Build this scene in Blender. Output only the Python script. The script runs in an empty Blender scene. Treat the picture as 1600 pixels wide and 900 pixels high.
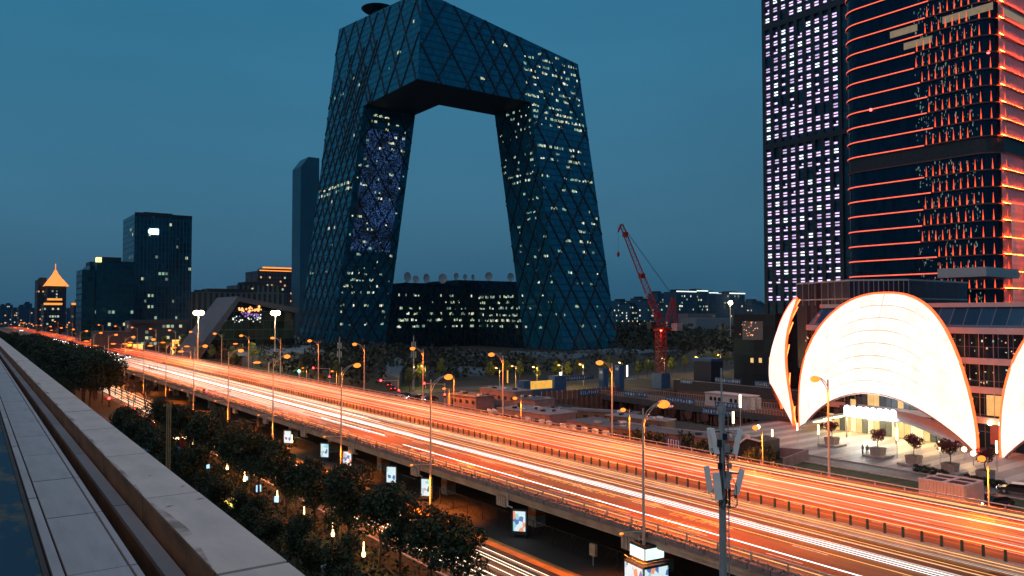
import bpy, math, random
from math import sin, cos, pi, radians, sqrt, atan2
from mathutils import Vector, Matrix
random.seed(7)
sc = bpy.context.scene
COL = sc.collection
# ---------------------------------------------------------------- camera
FPX, CX, CY = 1200.0, 800.0, 450.0
YAW = radians(36.25); PITCH = math.atan2(40.0, 1200.0)
CAM = Vector((0, 0, 24.0))
_f = Vector((sin(YAW)*cos(PITCH), cos(YAW)*cos(PITCH), sin(PITCH)))
_r = Vector((cos(YAW), -sin(YAW), 0)); _u = _r.cross(_f)
cd = bpy.data.cameras.new('camera'); cam = bpy.data.objects.new('camera', cd); COL.objects.link(cam)
cd.sensor_width = 36.0; cd.lens = FPX/1600*36; cd.clip_start = 0.1; cd.clip_end = 30000
cam.matrix_world = Matrix.Translation(CAM) @ Matrix((_r, _u, -_f)).transposed().to_4x4()
sc.camera = cam
def ray(px, py): return _f + _r*((px-CX)/FPX) + _u*((CY-py)/FPX)
def at_z(px, py, z=0.0):
    d = ray(px, py); t = (z-CAM.z)/d.z; return CAM + d*t
def at_x(px, py, x):
    d = ray(px, py); return CAM + d*(x/d.x)
def at_y(px, py, y):
    d = ray(px, py); return CAM + d*(y/d.y)
# ---------------------------------------------------------------- world: clear sky well after sunset
W = bpy.data.worlds.new('World'); sc.world = W; W.use_nodes = True
nt = W.node_tree; bg = nt.nodes['Background']
sky = nt.nodes.new('ShaderNodeTexSky'); sky.sky_type = 'NISHITA'; sky.sun_disc = False
sky.sun_elevation = radians(-1.8); sky.sun_rotation = radians(255)   # the sun has set behind the camera
SKYMIX = nt.nodes.new('ShaderNodeMix'); SKYMIX.data_type = 'RGBA'; SKYMIX.inputs[0].default_value = 1.0
tc = nt.nodes.new('ShaderNodeTexCoord'); sx = nt.nodes.new('ShaderNodeSeparateXYZ'); cr = nt.nodes.new('ShaderNodeValToRGB')
nt.links.new(tc.outputs['Generated'], sx.inputs[0]); nt.links.new(sx.outputs['Z'], cr.inputs[0])
e = cr.color_ramp.elements
e[0].position = 0.0; e[0].color = (0.26, 0.88, 1.55, 1); e[1].position = 0.8; e[1].color = (0.14, 1.25, 2.3, 1)
for p, c in ((0.10, (0.26, 1.20, 2.02, 1)), (0.22, (0.24, 1.34, 2.28, 1)), (0.36, (0.20, 1.38, 2.46, 1))):
    k = e.new(p); k.color = c
nt.nodes.remove(SKYMIX)
add = nt.nodes.new('ShaderNodeMix'); add.data_type = 'RGBA'; add.blend_type = 'ADD'; add.inputs[0].default_value = 1.0
sc1 = nt.nodes.new('ShaderNodeMix'); sc1.data_type = 'RGBA'; sc1.blend_type = 'MULTIPLY'; sc1.inputs[0].default_value = 1.0
sc1.inputs[7].default_value = (0.6, 0.6, 0.6, 1)
nt.links.new(sky.outputs[0], sc1.inputs[6]); nt.links.new(cr.outputs[0], add.inputs[6]); nt.links.new(sc1.outputs[2], add.inputs[7])
cn_w = nt.nodes.new('ShaderNodeTexNoise'); cn_w.inputs['Scale'].default_value = 1.6; cn_w.inputs['Detail'].default_value = 5     # thin uneven high haze
cm_w = nt.nodes.new('ShaderNodeMapping'); cm_w.inputs['Scale'].default_value = (1, 1, 3.5); nt.links.new(tc.outputs['Generated'], cm_w.inputs[0]); nt.links.new(cm_w.outputs[0], cn_w.inputs['Vector'])
cr_w = nt.nodes.new('ShaderNodeMapRange'); cr_w.inputs[1].default_value = 0.3; cr_w.inputs[2].default_value = 0.7; cr_w.inputs[3].default_value = 0.90; cr_w.inputs[4].default_value = 1.10; nt.links.new(cn_w.outputs['Fac'], cr_w.inputs[0])
mu_w = nt.nodes.new('ShaderNodeMix'); mu_w.data_type = 'RGBA'; mu_w.blend_type = 'MULTIPLY'; mu_w.inputs[0].default_value = 1.0; nt.links.new(add.outputs[2], mu_w.inputs[6]); nt.links.new(cr_w.outputs[0], mu_w.inputs[7])
nt.links.new(mu_w.outputs[2], bg.inputs['Color']); bg.inputs['Strength'].default_value = 0.112
sd = bpy.data.lights.new('afterglow_fill_sun', 'SUN'); sd.energy = 0.95; sd.angle = radians(70); sd.color = (1.0, 0.78, 0.69)
so = bpy.data.objects.new('afterglow_fill_sun', sd); COL.objects.link(so)      # added warm fill for the viaduct, standing in for sunset glow
_d = Vector((sin(radians(255))*cos(radians(55)), cos(radians(255))*cos(radians(55)), sin(radians(55)))); so.rotation_euler = _d.to_track_quat('Z', 'Y').to_euler()
sc.view_settings.view_transform = 'Standard'; sc.view_settings.look = 'None'
sc.view_settings.exposure = 0.0; sc.view_settings.gamma = 1.0
sc.cycles.use_denoising = True; sc.cycles.transparent_max_bounces = 48; sc.cycles.max_bounces = 5
sc.cycles.diffuse_bounces = 2; sc.cycles.glossy_bounces = 3; sc.cycles.volume_bounces = 0
sc.cycles.sample_clamp_indirect = 3.0; sc.cycles.use_light_tree = True
sc.cycles.volume_step_rate = 4.0
# ---------------------------------------------------------------- materials
MATS = {}
def mat(name, col, rough=0.7, metal=0.0, var=0.25, scale=1.0, bump=0.0, col2=None, spec=None, stretch=None):
    if name in MATS: return MATS[name]
    m = bpy.data.materials.new(name); m.use_nodes = True; n = m.node_tree; b = n.nodes['Principled BSDF']
    b.inputs['Roughness'].default_value = rough; b.inputs['Metallic'].default_value = metal
    if spec is not None: b.inputs['Specular IOR Level'].default_value = spec
    t = n.nodes.new('ShaderNodeTexCoord'); no = n.nodes.new('ShaderNodeTexNoise')
    no.inputs['Scale'].default_value = scale; no.inputs['Detail'].default_value = 5; no.inputs['Roughness'].default_value = 0.65
    if stretch:
        mp = n.nodes.new('ShaderNodeMapping'); mp.inputs['Scale'].default_value = stretch
        n.links.new(t.outputs['Object'], mp.inputs[0]); n.links.new(mp.outputs[0], no.inputs['Vector'])
    else: n.links.new(t.outputs['Object'], no.inputs['Vector'])
    r = n.nodes.new('ShaderNodeValToRGB'); r.color_ramp.elements[0].position = 0.32; r.color_ramp.elements[1].position = 0.68
    c2 = col2 or tuple(min(1, c*(1+var)) for c in col); c1 = tuple(c*(1-var) for c in col)
    r.color_ramp.elements[0].color = (*c1, 1); r.color_ramp.elements[1].color = (*c2, 1)
    n.links.new(no.outputs['Fac'], r.inputs[0]); n.links.new(r.outputs[0], b.inputs['Base Color'])
    if bump:
        bp = n.nodes.new('ShaderNodeBump'); bp.inputs['Strength'].default_value = bump; bp.inputs['Distance'].default_value = 0.1
        n.links.new(no.outputs['Fac'], bp.inputs['Height']); n.links.new(bp.outputs[0], b.inputs['Normal'])
    MATS[name] = m; return m
def em(name, col, s, base=(0.05, 0.05, 0.05)):
    if name in MATS: return MATS[name]
    m = bpy.data.materials.new(name); m.use_nodes = True; n = m.node_tree; b = n.nodes['Principled BSDF']
    b.inputs['Base Color'].default_value = (*base, 1); b.inputs['Roughness'].default_value = 0.5
    b.inputs['Emission Color'].default_value = (*col, 1)
    no = n.nodes.new('ShaderNodeTexNoise'); no.inputs['Scale'].default_value = 0.8
    t = n.nodes.new('ShaderNodeTexCoord'); n.links.new(t.outputs['Object'], no.inputs['Vector'])
    mr = n.nodes.new('ShaderNodeMapRange'); mr.inputs[3].default_value = s*0.7; mr.inputs[4].default_value = s*1.3
    n.links.new(no.outputs['Fac'], mr.inputs[0]); n.links.new(mr.outputs[0], b.inputs['Emission Strength'])
    MATS[name] = m; return m
def glass_grid(name, col, line, fw, fh, rough=0.12, lw=0.06, lh=0.12, var=0.5, tint=(0.12, 0.62, 1.0), spec=0.5, coat=0.0):
    """curtain-wall glass too fine to pick apart: floor lines and mullions from a UV map in metres, each pane slightly different"""
    if name in MATS: return MATS[name]
    m = bpy.data.materials.new(name); m.use_nodes = True; n = m.node_tree; b = n.nodes['Principled BSDF']
    uv = n.nodes.new('ShaderNodeUVMap'); mp = n.nodes.new('ShaderNodeMapping'); mp.inputs['Scale'].default_value = (1/fw, 1/fh, 1)
    n.links.new(uv.outputs[0], mp.inputs[0])
    s = n.nodes.new('ShaderNodeSeparateXYZ'); n.links.new(mp.outputs[0], s.inputs[0])
    def M(op, a, b_=None):
        k = n.nodes.new('ShaderNodeMath'); k.operation = op
        for i, v in enumerate((a, b_)):
            if v is None: continue
            if isinstance(v, (int, float)): k.inputs[i].default_value = v
            else: n.links.new(v, k.inputs[i])
        return k.outputs[0]
    fx, fz = M('FRACT', s.outputs[0]), M('FRACT', s.outputs[1])
    isl = M('MAXIMUM', M('LESS_THAN', fx, lw), M('LESS_THAN', fz, lh))
    fl = n.nodes.new('ShaderNodeVectorMath'); fl.operation = 'FLOOR'; n.links.new(mp.outputs[0], fl.inputs[0])
    wn = n.nodes.new('ShaderNodeTexWhiteNoise'); wn.noise_dimensions = '3D'; n.links.new(fl.outputs[0], wn.inputs['Vector'])
    mx = n.nodes.new('ShaderNodeMix'); mx.data_type = 'RGBA'
    mx.inputs[6].default_value = (*[c*(1-var) for c in col], 1); mx.inputs[7].default_value = (*[c*(1+var) for c in col], 1)
    n.links.new(wn.outputs['Value'], mx.inputs[0])
    m2 = n.nodes.new('ShaderNodeMix'); m2.data_type = 'RGBA'; n.links.new(isl, m2.inputs[0]); n.links.new(mx.outputs[2], m2.inputs[6])
    m2.inputs[7].default_value = (*line, 1); n.links.new(m2.outputs[2], b.inputs['Base Color'])
    rr = n.nodes.new('ShaderNodeMapRange'); rr.inputs[3].default_value = rough*0.6; rr.inputs[4].default_value = rough*1.6
    n.links.new(wn.outputs['Value'], rr.inputs[0])
    rx = M('MAXIMUM', rr.outputs[0], M('MULTIPLY', isl, 0.6)); n.links.new(rx, b.inputs['Roughness'])
    b.inputs['Specular IOR Level'].default_value = spec; b.inputs['Specular Tint'].default_value = (*tint, 1)
    MATS[name] = m; return m
# ---------------------------------------------------------------- mesh builder
class MB:
    def __init__(s): s.v = []; s.f = []; s.uv = []; s.has = False
    def face(s, pts, uv=None):
        i = len(s.v); s.v += [tuple(p) for p in pts]; s.f.append(tuple(range(i, i+len(pts))))
        s.uv += list(uv) if uv else [(0, 0)]*len(pts)
        if uv: s.has = True
        return s
    def box(s, c, d, rz=0.0, taper=1.0):
        cx, cy, cz = c; dx, dy, dz = d[0]/2, d[1]/2, d[2]/2; ca, sa = cos(rz), sin(rz); P = []
        for k, t in ((-1, 1), (1, taper)):
            for a, b in ((-1, -1), (1, -1), (1, 1), (-1, 1)):
                x, y = a*dx*t, b*dy*t; P.append((cx+x*ca-y*sa, cy+x*sa+y*ca, cz+k*dz))
        i = len(s.v); s.v += P
        for q in ((3, 2, 1, 0), (4, 5, 6, 7), (0, 1, 5, 4), (1, 2, 6, 5), (2, 3, 7, 6), (3, 0, 4, 7)):
            s.f.append(tuple(i+k for k in q))
            u = max(dx, dy)*2
            s.uv += [(0, 0), (u, 0), (u, dz*2), (0, dz*2)]
        s.has = True; return s
    def b2(s, a, b): return s.box([(a[i]+b[i])/2 for i in range(3)], [abs(b[i]-a[i]) for i in range(3)])
    def wallbox(s, x0, x1, y0, y1, z0, z1):
        """box whose walls carry a UV map in metres"""
        R = [(x0, y0), (x1, y0), (x1, y1), (x0, y1)]
        for k in range(4):
            a, b = R[k], R[(k+1) % 4]; L = sqrt((a[0]-b[0])**2+(a[1]-b[1])**2)
            s.face([(*a, z0), (*b, z0), (*b, z1), (*a, z1)], [(0, z0), (L, z0), (L, z1), (0, z1)])
        s.face([(x0, y0, z1), (x1, y0, z1), (x1, y1, z1), (x0, y1, z1)], [(0.5, 0.5)]*4)
        return s
    def beam(s, a, b, w, h=None, up=(0, 0, 1)):
        a, b = Vector(a), Vector(b); d = (b-a)
        if d.length < 1e-6: return s
        d.normalize(); u = Vector(up)
        if abs(d.dot(u)) > 0.98: u = Vector((1, 0, 0))
        x = d.cross(u).normalized(); y = x.cross(d).normalized(); h = h or w; i = len(s.v)
        for p in (a, b):
            for sx_, sy_ in ((-1, -1), (1, -1), (1, 1), (-1, 1)): s.v.append(tuple(p + x*(sx_*w/2) + y*(sy_*h/2)))
        for q in ((0, 1, 2, 3), (7, 6, 5, 4), (0, 4, 5, 1), (1, 5, 6, 2), (2, 6, 7, 3), (3, 7, 4, 0)):
            s.f.append(tuple(i+k for k in q)); s.uv += [(0, 0)]*4
        return s
    def tube(s, pts, r, n=6, caps=True):
        pts = [Vector(p) for p in pts]; rr = r if isinstance(r, (list, tuple)) else [r]*len(pts); rings = []
        for k, p in enumerate(pts):
            d = (pts[min(k+1, len(pts)-1)] - pts[max(k-1, 0)])
            d = d.normalized() if d.length > 1e-9 else Vector((0, 0, 1))
            u = Vector((0, 0, 1)) if abs(d.z) < 0.95 else Vector((1, 0, 0))
            x = d.cross(u).normalized(); y = x.cross(d); i = len(s.v)
            for j in range(n):
                a = 2*pi*j/n; s.v.append(tuple(p + (x*cos(a) + y*sin(a))*rr[k]))
            rings.append(i)
        for k in range(len(rings)-1):
            A, B = rings[k], rings[k+1]
            for j in range(n):
                q = (j+1) % n; s.f.append((A+j, A+q, B+q, B+j)); s.uv += [(0, 0)]*4
        if caps:
            s.f.append(tuple(rings[0]+j for j in reversed(range(n)))); s.uv += [(0, 0)]*n
            s.f.append(tuple(rings[-1]+j for j in range(n))); s.uv += [(0, 0)]*n
        return s
    def ball(s, c, rx, ry=None, rz=None, n=8, m=5):
        ry = ry or rx; rz = rz or rx
        s_ = []
        for k in range(m+1):
            a = -pi/2 + pi*k/m; s_.append((max(cos(a), 0.02), sin(a)))
        i0 = len(s.v)
        for (cr_, z) in s_:
            for j in range(n):
                a = 2*pi*j/n; s.v.append((c[0]+rx*cr_*cos(a), c[1]+ry*cr_*sin(a), c[2]+rz*z))
        for k in range(m):
            for j in range(n):
                q = (j+1) % n; s.f.append((i0+k*n+j, i0+k*n+q, i0+(k+1)*n+q, i0+(k+1)*n+j)); s.uv += [(0, 0)]*4
        return s
    def prism(s, poly, axis, a, b):
        """extrude a 2-D polygon along an axis ('x','y','z') from a to b"""
        def P(p, t):
            return {'x': (t, p[0], p[1]), 'y': (p[0], t, p[1]), 'z': (p[0], p[1], t)}[axis]
        n = len(poly)
        s.face([P(p, a) for p in reversed(poly)], [tuple(p) for p in reversed(poly)]); s.face([P(p, b) for p in poly], [tuple(p) for p in poly])
        L = 0
        for k in range(n):
            p, q = poly[k], poly[(k+1) % n]; l = sqrt((p[0]-q[0])**2+(p[1]-q[1])**2)
            s.face([P(p, a), P(q, a), P(q, b), P(p, b)], [(L, a), (L+l, a), (L+l, b), (L, b)]); L += l
        return s
    def mesh(s, name, m, smooth=False):
        me = bpy.data.meshes.new(name); me.from_pydata(s.v, [], s.f)
        if s.has:
            l = me.uv_layers.new(name='UVMap'); l.data.foreach_set('uv', [c for p in s.uv for c in p])
        if m: me.materials.append(m)
        if smooth: me.polygons.foreach_set('use_smooth', [True]*len(me.polygons))
        me.update(); return me
    def build(s, name, m, parent=None, world=False, smooth=False, kind=None, label=None):
        """world=True: vertices are in world space and are moved into the (unrotated) parent's space"""
        if world and parent is not None:
            o = Vector((0, 0, 0)); p = parent
            while p: o += p.location; p = p.parent
            s.v = [(a-o.x, b-o.y, c-o.z) for a, b, c in s.v]
        ob = bpy.data.objects.new(name, s.mesh(name, m, smooth)); COL.objects.link(ob); ob.parent = parent
        if kind: ob['kind'] = kind
        if label: ob['label'] = label
        return ob
def tag(o, label=None, cat=None, group=None, kind=None):
    if label: o['label'] = label
    if cat: o['category'] = cat
    if group: o['group'] = group
    if kind: o['kind'] = kind
    return o
def thing(name, label, cat, loc=(0, 0, 0), rz=0.0, group=None):
    o = bpy.data.objects.new(name, None); COL.objects.link(o); o.location = loc; o.rotation_euler = (0, 0, rz); o.empty_display_size = 0.2
    return tag(o, label, cat, group)
def dup(o, loc=None, rz=None, label=None, scale=None, parent=None):
    c = o.copy(); COL.objects.link(c); c.parent = parent
    for ch in o.children: dup(ch, parent=c)
    if loc is not None: c.location = loc
    if rz is not None: c.rotation_euler = (0, 0, rz)
    if scale is not None: c.scale = (scale,)*3 if isinstance(scale, (int, float)) else scale
    if label: c['label'] = label
    return c
def struct(mb, name, m): return tag(mb.build(name, m), kind='structure')
def share(parent, name, me, loc=(0, 0, 0), scale=None, rot=None, label=None):
    o = bpy.data.objects.new(name, me); COL.objects.link(o); o.parent = parent; o.location = loc
    if scale: o.scale = scale
    if rot: o.rotation_euler = rot
    if label: o['label'] = label
    return o
def point(parent, loc, col, power, r=0.25, name='bulb_light', spot=None):
    l = bpy.data.lights.new(name, 'SPOT' if spot else 'POINT'); l.color = col; l.energy = power; l.shadow_soft_size = r
    if spot: l.spot_size = radians(spot); l.spot_blend = 0.35
    o = bpy.data.objects.new(name, l); COL.objects.link(o); o.parent = parent; o.location = loc; return o
ORD = ['nearest', 'second', 'third', 'fourth', 'fifth', 'sixth', 'seventh', 'eighth', 'ninth', 'tenth', 'eleventh', 'twelfth', 'thirteenth', 'fourteenth', 'fifteenth', 'sixteenth', 'seventeenth', 'eighteenth', 'nineteenth', 'twentieth', 'twenty-first', 'twenty-second', 'twenty-third', 'twenty-fourth', 'twenty-fifth', 'twenty-sixth', 'twenty-seventh', 'twenty-eighth', 'twenty-ninth', 'thirtieth'] + [a+'-'+b for a in ('thirty', 'forty', 'fifty', 'sixty', 'seventy', 'eighty', 'ninety', 'hundred') for b in ('first', 'second', 'third', 'fourth', 'fifth', 'sixth', 'seventh', 'eighth', 'ninth')]
U = random.uniform
HAZE = 0.00003
# common materials
concrete = mat('concrete', (0.30, 0.28, 0.26), 0.85, var=0.3, scale=0.7, bump=0.15)
panelconc = mat('pale_panel', (0.30, 0.31, 0.34), 0.6, var=0.18, scale=1.6, bump=0.05, stretch=(1.2, 0.35, 1))
asphalt = mat('asphalt', (0.055, 0.052, 0.05), 0.75, var=0.35, scale=0.35, bump=0.05, stretch=(2.5, 0.25, 1))
paint = mat('white_paint', (0.62, 0.6, 0.55), 0.6, var=0.35, scale=3)
ypaint = mat('yellow_paint', (0.65, 0.42, 0.10), 0.6, var=0.3, scale=3)
steel = mat('galvanised_steel', (0.42, 0.42, 0.42), 0.45, metal=0.6, var=0.15, scale=4)
darksteel = mat('dark_steel', (0.022, 0.03, 0.04), 0.5, metal=0.5)
pgreen = mat('green_paint', (0.02, 0.06, 0.045), 0.5)
leafM = mat('dark_leaves', (0.005, 0.024, 0.007), 0.7, var=0.7, scale=0.6)
leafY = mat('spring_leaves', (0.10, 0.13, 0.03), 0.7, var=0.5, scale=0.6)
leafR = mat('red_maple_leaves', (0.16, 0.02, 0.02), 0.7, var=0.5, scale=2)
bark = mat('bark', (0.05, 0.035, 0.025), 0.9, var=0.4, scale=3)
SOD = (1.0, 0.19, 0.006); WARM = (1.0, 0.62, 0.26); COOL = (0.75, 0.95, 1.0)
sodium = em('sodium_lamp', (1.0, 0.23, 0.02), 2.1)
warmE = em('warm_light', (1.0, 0.68, 0.32), 6)
coolE = em('cool_light', (0.8, 0.97, 1.0), 6)
# ================================================================ ground, roads
gm = mat('ground_soil', (0.024, 0.022, 0.02), 0.9, var=0.4, scale=0.06, bump=0.1)
PX0, PX1, PY0, PY1 = 132.0, 186.0, 106.0, 166.0      # the excavation
g = MB(); xs = [-6000, PX0, PX1, 9000]; ys = [-3000, PY0, PY1, 12000]
for i in range(3):
    for j in range(3):
        if (i, j) != (1, 1): g.face([(xs[i], ys[j], 0), (xs[i+1], ys[j], 0), (xs[i+1], ys[j+1], 0), (xs[i], ys[j+1], 0)])
struct(g, 'ground', gm)
pit = MB(); D = -9.0
pit.face([(PX0, PY0, D), (PX1, PY0, D), (PX1, PY1, D), (PX0, PY1, D)])
struct(pit, 'pit_floor', mat('pit_soil', (0.03, 0.02, 0.016), 0.95, var=0.4, scale=0.2, bump=0.3))
pw = MB()
for a, b in (((PX0, PY0), (PX0, PY1)), ((PX0, PY1), (PX1, PY1)), ((PX1, PY1), (PX1, PY0)), ((PX1, PY0), (PX0, PY0))):
    pw.face([(*a, D), (*b, D), (*b, 0), (*a, 0)])
pitw = struct(pw, 'pit_wall', mat('shored_earth', (0.12, 0.055, 0.04), 0.9, var=0.4, scale=0.5, bump=0.4))
pile = MB().tube([(0, 0, D), (0, 0, 0)], 0.35, 6).mesh('pile', mat('pile_concrete', (0.14, 0.07, 0.055), 0.9, var=0.4, scale=1))
x = PX0+1
while x < PX1: share(pitw, 'pile', pile, (x, PY1-0.15, 0)); x += 1.9
def road(name, x0, x1, y0, y1, z=0.004, m=None): return struct(MB().face([(x0, y0, z), (x1, y0, z), (x1, y1, z), (x0, y1, z)]), name, m or asphalt)
road('frontage_road', 37.2, 44, -30, 1300, 0.008)
road('cycle_path', 44.6, 47.2, -30, 176, 0.008, mat('cycle_path_asphalt', (0.42, 0.20, 0.05), 0.8, scale=0.5))
road('far_side_road', 86, 99, 104, 1300, 0.008)
road('cross_street', -80, 130, 178, 200, 0.012)
road('back_street', 100, 420, 203, 213, 0.012)
road('garden_lawn', 16.2, 36.6, -20, 172, 0.006, mat('garden_soil', (0.012, 0.022, 0.010), 0.95, var=0.5, scale=0.6, bump=0.3))
road('roadside_verge', 14, 36.6, 204, 900, 0.006, MATS['garden_soil'])
road('garden_path', 12, 16, -10, 170, 0.008, mat('path_paving', (0.16, 0.14, 0.12), 0.8, scale=1))
road('park_lawn', 99.5, 131, 214, 420, 0.008, mat('lawn', (0.02, 0.035, 0.012), 0.9, var=0.5, scale=0.5))
for k, x in enumerate((37.0, 44.3)): struct(MB().b2((x-0.15, -30, 0), (x+0.15, 176, 0.13)), 'kerb', concrete)
dash = MB()
for x in (40.6,):
    y = -20
    while y < 175: dash.face([(x-0.07, y, 0.014), (x+0.07, y, 0.014), (x+0.07, y+3, 0.014), (x-0.07, y+3, 0.014)]); y += 8
struct(dash, 'frontage_road_markings', paint)
zb = MB()
for k in range(14): zb.face([(34+k*0.72, 172, 0.016), (34.4+k*0.72, 172, 0.016), (34.4+k*0.72, 176.5, 0.016), (34+k*0.72, 176.5, 0.016)])
for k in range(14): zb.face([(52+k*1.9, 170, 0.016), (53+k*1.9, 170, 0.016), (53+k*1.9, 176.5, 0.016), (52+k*1.9, 176.5, 0.016)])
struct(zb, 'zebra_crossing', paint)
hp = struct(MB().b2((44.75, -30, 0.01), (45.5, 170, 0.10)), 'verge', gm)
# ================================================================ flyover
DZ = 5.3
fly = thing('flyover', 'long concrete flyover carrying two streaming carriageways, planted edge and steel rails', 'flyover', (62, 0, 0))
Y0, Y1 = -30.0, 1250.0
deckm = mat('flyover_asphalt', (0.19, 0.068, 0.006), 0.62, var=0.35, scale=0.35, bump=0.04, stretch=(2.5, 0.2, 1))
conc2 = mat('flyover_concrete', (0.34, 0.27, 0.20), 0.8, var=0.3, scale=0.4, bump=0.1)
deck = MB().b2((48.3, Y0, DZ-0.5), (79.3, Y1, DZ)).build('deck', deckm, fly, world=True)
MB().prism([(48.2, DZ-1.0), (51.2, DZ-1.75), (76.4, DZ-1.75), (79.4, DZ-1.0), (79.4, DZ-0.51), (48.2, DZ-0.51)], 'y', Y0, Y1).build('girder', conc2, fly, world=True)
MB().b2((48.05, Y0, DZ-0.62), (48.22, Y1, DZ-0.2)).build('fascia', conc2, fly, world=True)
MB().b2((48.3, Y0, DZ+0.003), (48.62, Y1, DZ+0.45)).build('kerb', conc2, fly, world=True)
MB().b2((79.0, Y0, DZ+0.003), (79.32, Y1, DZ+0.62)).build('parapet', conc2, fly, world=True)
rl = MB().tube([(48.45, Y0, DZ+1.0), (48.45, 500, DZ+1.0)], 0.07, 6).tube([(48.45, Y0, DZ+0.72), (48.45, 500, DZ+0.72)], 0.04, 5)
rl.build('handrail', steel, fly, world=True)
MB().tube([(79.15, Y0, DZ+1.0), (79.15, 500, DZ+1.0)], 0.07, 6).build('handrail', steel, fly, world=True)
rp = MB().box((0, 0, 0.5), (0.10, 0.12, 0.56)).mesh('rail_post', steel)
y = -26.0
while y < 230:
    share(fly, 'rail_post', rp, (48.45-62, y, DZ+0.2)); share(fly, 'rail_post', rp, (79.15-62, y+1, DZ+0.25)); y += 3.1
# median: low hedge-like barrier with green anti-glare posts
MB().prism([(62.1, DZ), (63.5, DZ), (63.1, DZ+0.55), (62.5, DZ+0.55)], 'y', Y0, Y1).build('median_barrier', conc2, fly, world=True)
mp_ = MB().box((0, 0, 0.42), (0.10, 0.20, 0.9)).box((0, 0, 0.9), (0.07, 0.14, 0.06)).mesh('median_post', pgreen)
y = 8.0
while y < 300: share(fly, 'median_post', mp_, (62.8-62, y, DZ+0.5)); y += 1.5
# outside planting troughs
trm = mat('planter_concrete', (0.16, 0.14, 0.14), 0.9, scale=2)
pl = MB(); hedge = MB()
y = -20.0
while y < 330:
    pl.b2((47.85, y, DZ-0.15), (48.27, y+1.9, DZ+0.32)); y += 2.0
pl.build('planting_trough', trm, fly, world=True, kind='stuff')
rng = random.Random(3)
def leafquad(mb, c, s, r=rng):
    a = Vector((r.gauss(0, 1), r.gauss(0, 1), r.gauss(0, 1))).normalized(); b = a.cross(Vector((r.gauss(0, 1), r.gauss(0, 1), r.gauss(0, 1)))).normalized()
    c = Vector(c); mb.face([c-a*s, c-b*s*0.6, c+a*s, c+b*s*0.6])
y = -15.0
while y < 260:
    for _ in range(int(16 if y < 130 else 7)): leafquad(hedge, (48.04+rng.gauss(0, 0.13), y+rng.random(), DZ+0.28+rng.gauss(0, 0.17)), U(0.07, 0.16))
    y += 0.55
hedge.build('trough_plants', mat('trough_plant_leaves', (0.12, 0.10, 0.13), 0.8, var=0.5, scale=2), fly, world=True, kind='stuff')
# piers, crossheads and drain boxes
pierm = mat('pier_paint', (0.30, 0.33, 0.30), 0.8, var=0.25, scale=0.8)
py_ = [69.3+19.1*k for k in range(-4, 30) if not (182 < 69.3+19.1*k < 196)]
pm = MB().b2((-0.7, -0.7, 0), (0.7, 0.7, DZ-1.9)).mesh('pier', pierm)
pb = MB().b2((-0.72, -0.72, 1.2), (0.72, 0.72, 1.75)).mesh('warning_band', mat('warning_paint', (0.45, 0.12, 0.02), 0.6))
ch = MB().prism([(49.4-62, DZ-1.2), (52-62, DZ-2.25), (75.6-62, DZ-2.25), (78.2-62, DZ-1.2)], 'y', -0.8, 0.8).mesh('crosshead', conc2)
dbx = MB()
for k in range(4): dbx.box((k*0.0, -0.75+k*0.42, 0), (0.5, 0.34, 1.1))
dbx = dbx.box((0.1, 0, 0), (0.3, 1.7, 1.0)).mesh('bearing_box', mat('bearing_box', (0.30, 0.24, 0.19), 0.85, scale=2))
dp = MB().tube([(0, 0, 0.9), (-0.1, 0, 0.3), (-0.1, 0, -0.6), (0.5, 0, -0.9)], 0.09, 6).mesh('drain_pipe', steel)
for y in py_:
    share(fly, 'crosshead', ch, (0, y, 0)); share(fly, 'bearing_box', dbx, (48.35-62, y-1.5, DZ-1.35)); share(fly, 'drain_pipe', dp, (48.0-62, y-3.2, DZ-0.9))
    for xx in (54.3, 73.5):
        p = share(fly, 'pier', pm, (xx-62, y, 0)); share(p, 'warning_band', pb)
# lane paint on the deck
mk = MB()
def strip(mb, x0, x1, y0, y1, z=DZ+0.006): mb.face([(x0, y0, z), (x1, y0, z), (x1, y1, z), (x0, y1, z)])
strip(mk, 48.95, 49.12, Y0, Y1); strip(mk, 61.75, 61.9, Y0, Y1); strip(mk, 63.7, 63.85, Y0, Y1); strip(mk, 78.4, 78.55, Y0, Y1)
for x in (51.9, 55.3, 58.6, 67.5, 71.2, 74.9):
    y = -20.0
    while y < 500: strip(mk, x-0.08, x+0.08, y, y+3.2); y += 9
mk.build('lane_lines', paint, fly, world=True)
for k, (px, py) in enumerate(((743, 732), (728, 724), (985, 797), (1012, 785), (950, 792))):
    p = at_z(px, py, DZ)
    a = MB().face([(-0.12, -2.4, 0), (0.12, -2.4, 0), (0.12, 0.6, 0), (-0.12, 0.6, 0)]).face([(-0.42, 0.6, 0), (0.42, 0.6, 0), (0, 2.2, 0)])
    o = a.build('lane_arrow', ypaint, fly); o.location = (p.x-62, p.y, DZ+0.008)
    if k in (1, 3): o.rotation_euler = (0, 0, pi)
p = at_z(660, 705, DZ); c = MB()
for k in range(24):
    a0, a1 = 2*pi*k/24, 2*pi*(k+1)/24
    c.face([(1.15*cos(a0), 2.6*sin(a0), 0), (1.15*cos(a1), 2.6*sin(a1), 0), (0.85*cos(a1), 2.2*sin(a1), 0), (0.85*cos(a0), 2.2*sin(a0), 0)])
o = c.build('speed_limit_ring', ypaint, fly); o.location = (p.x-62, p.y, DZ+0.008)
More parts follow.
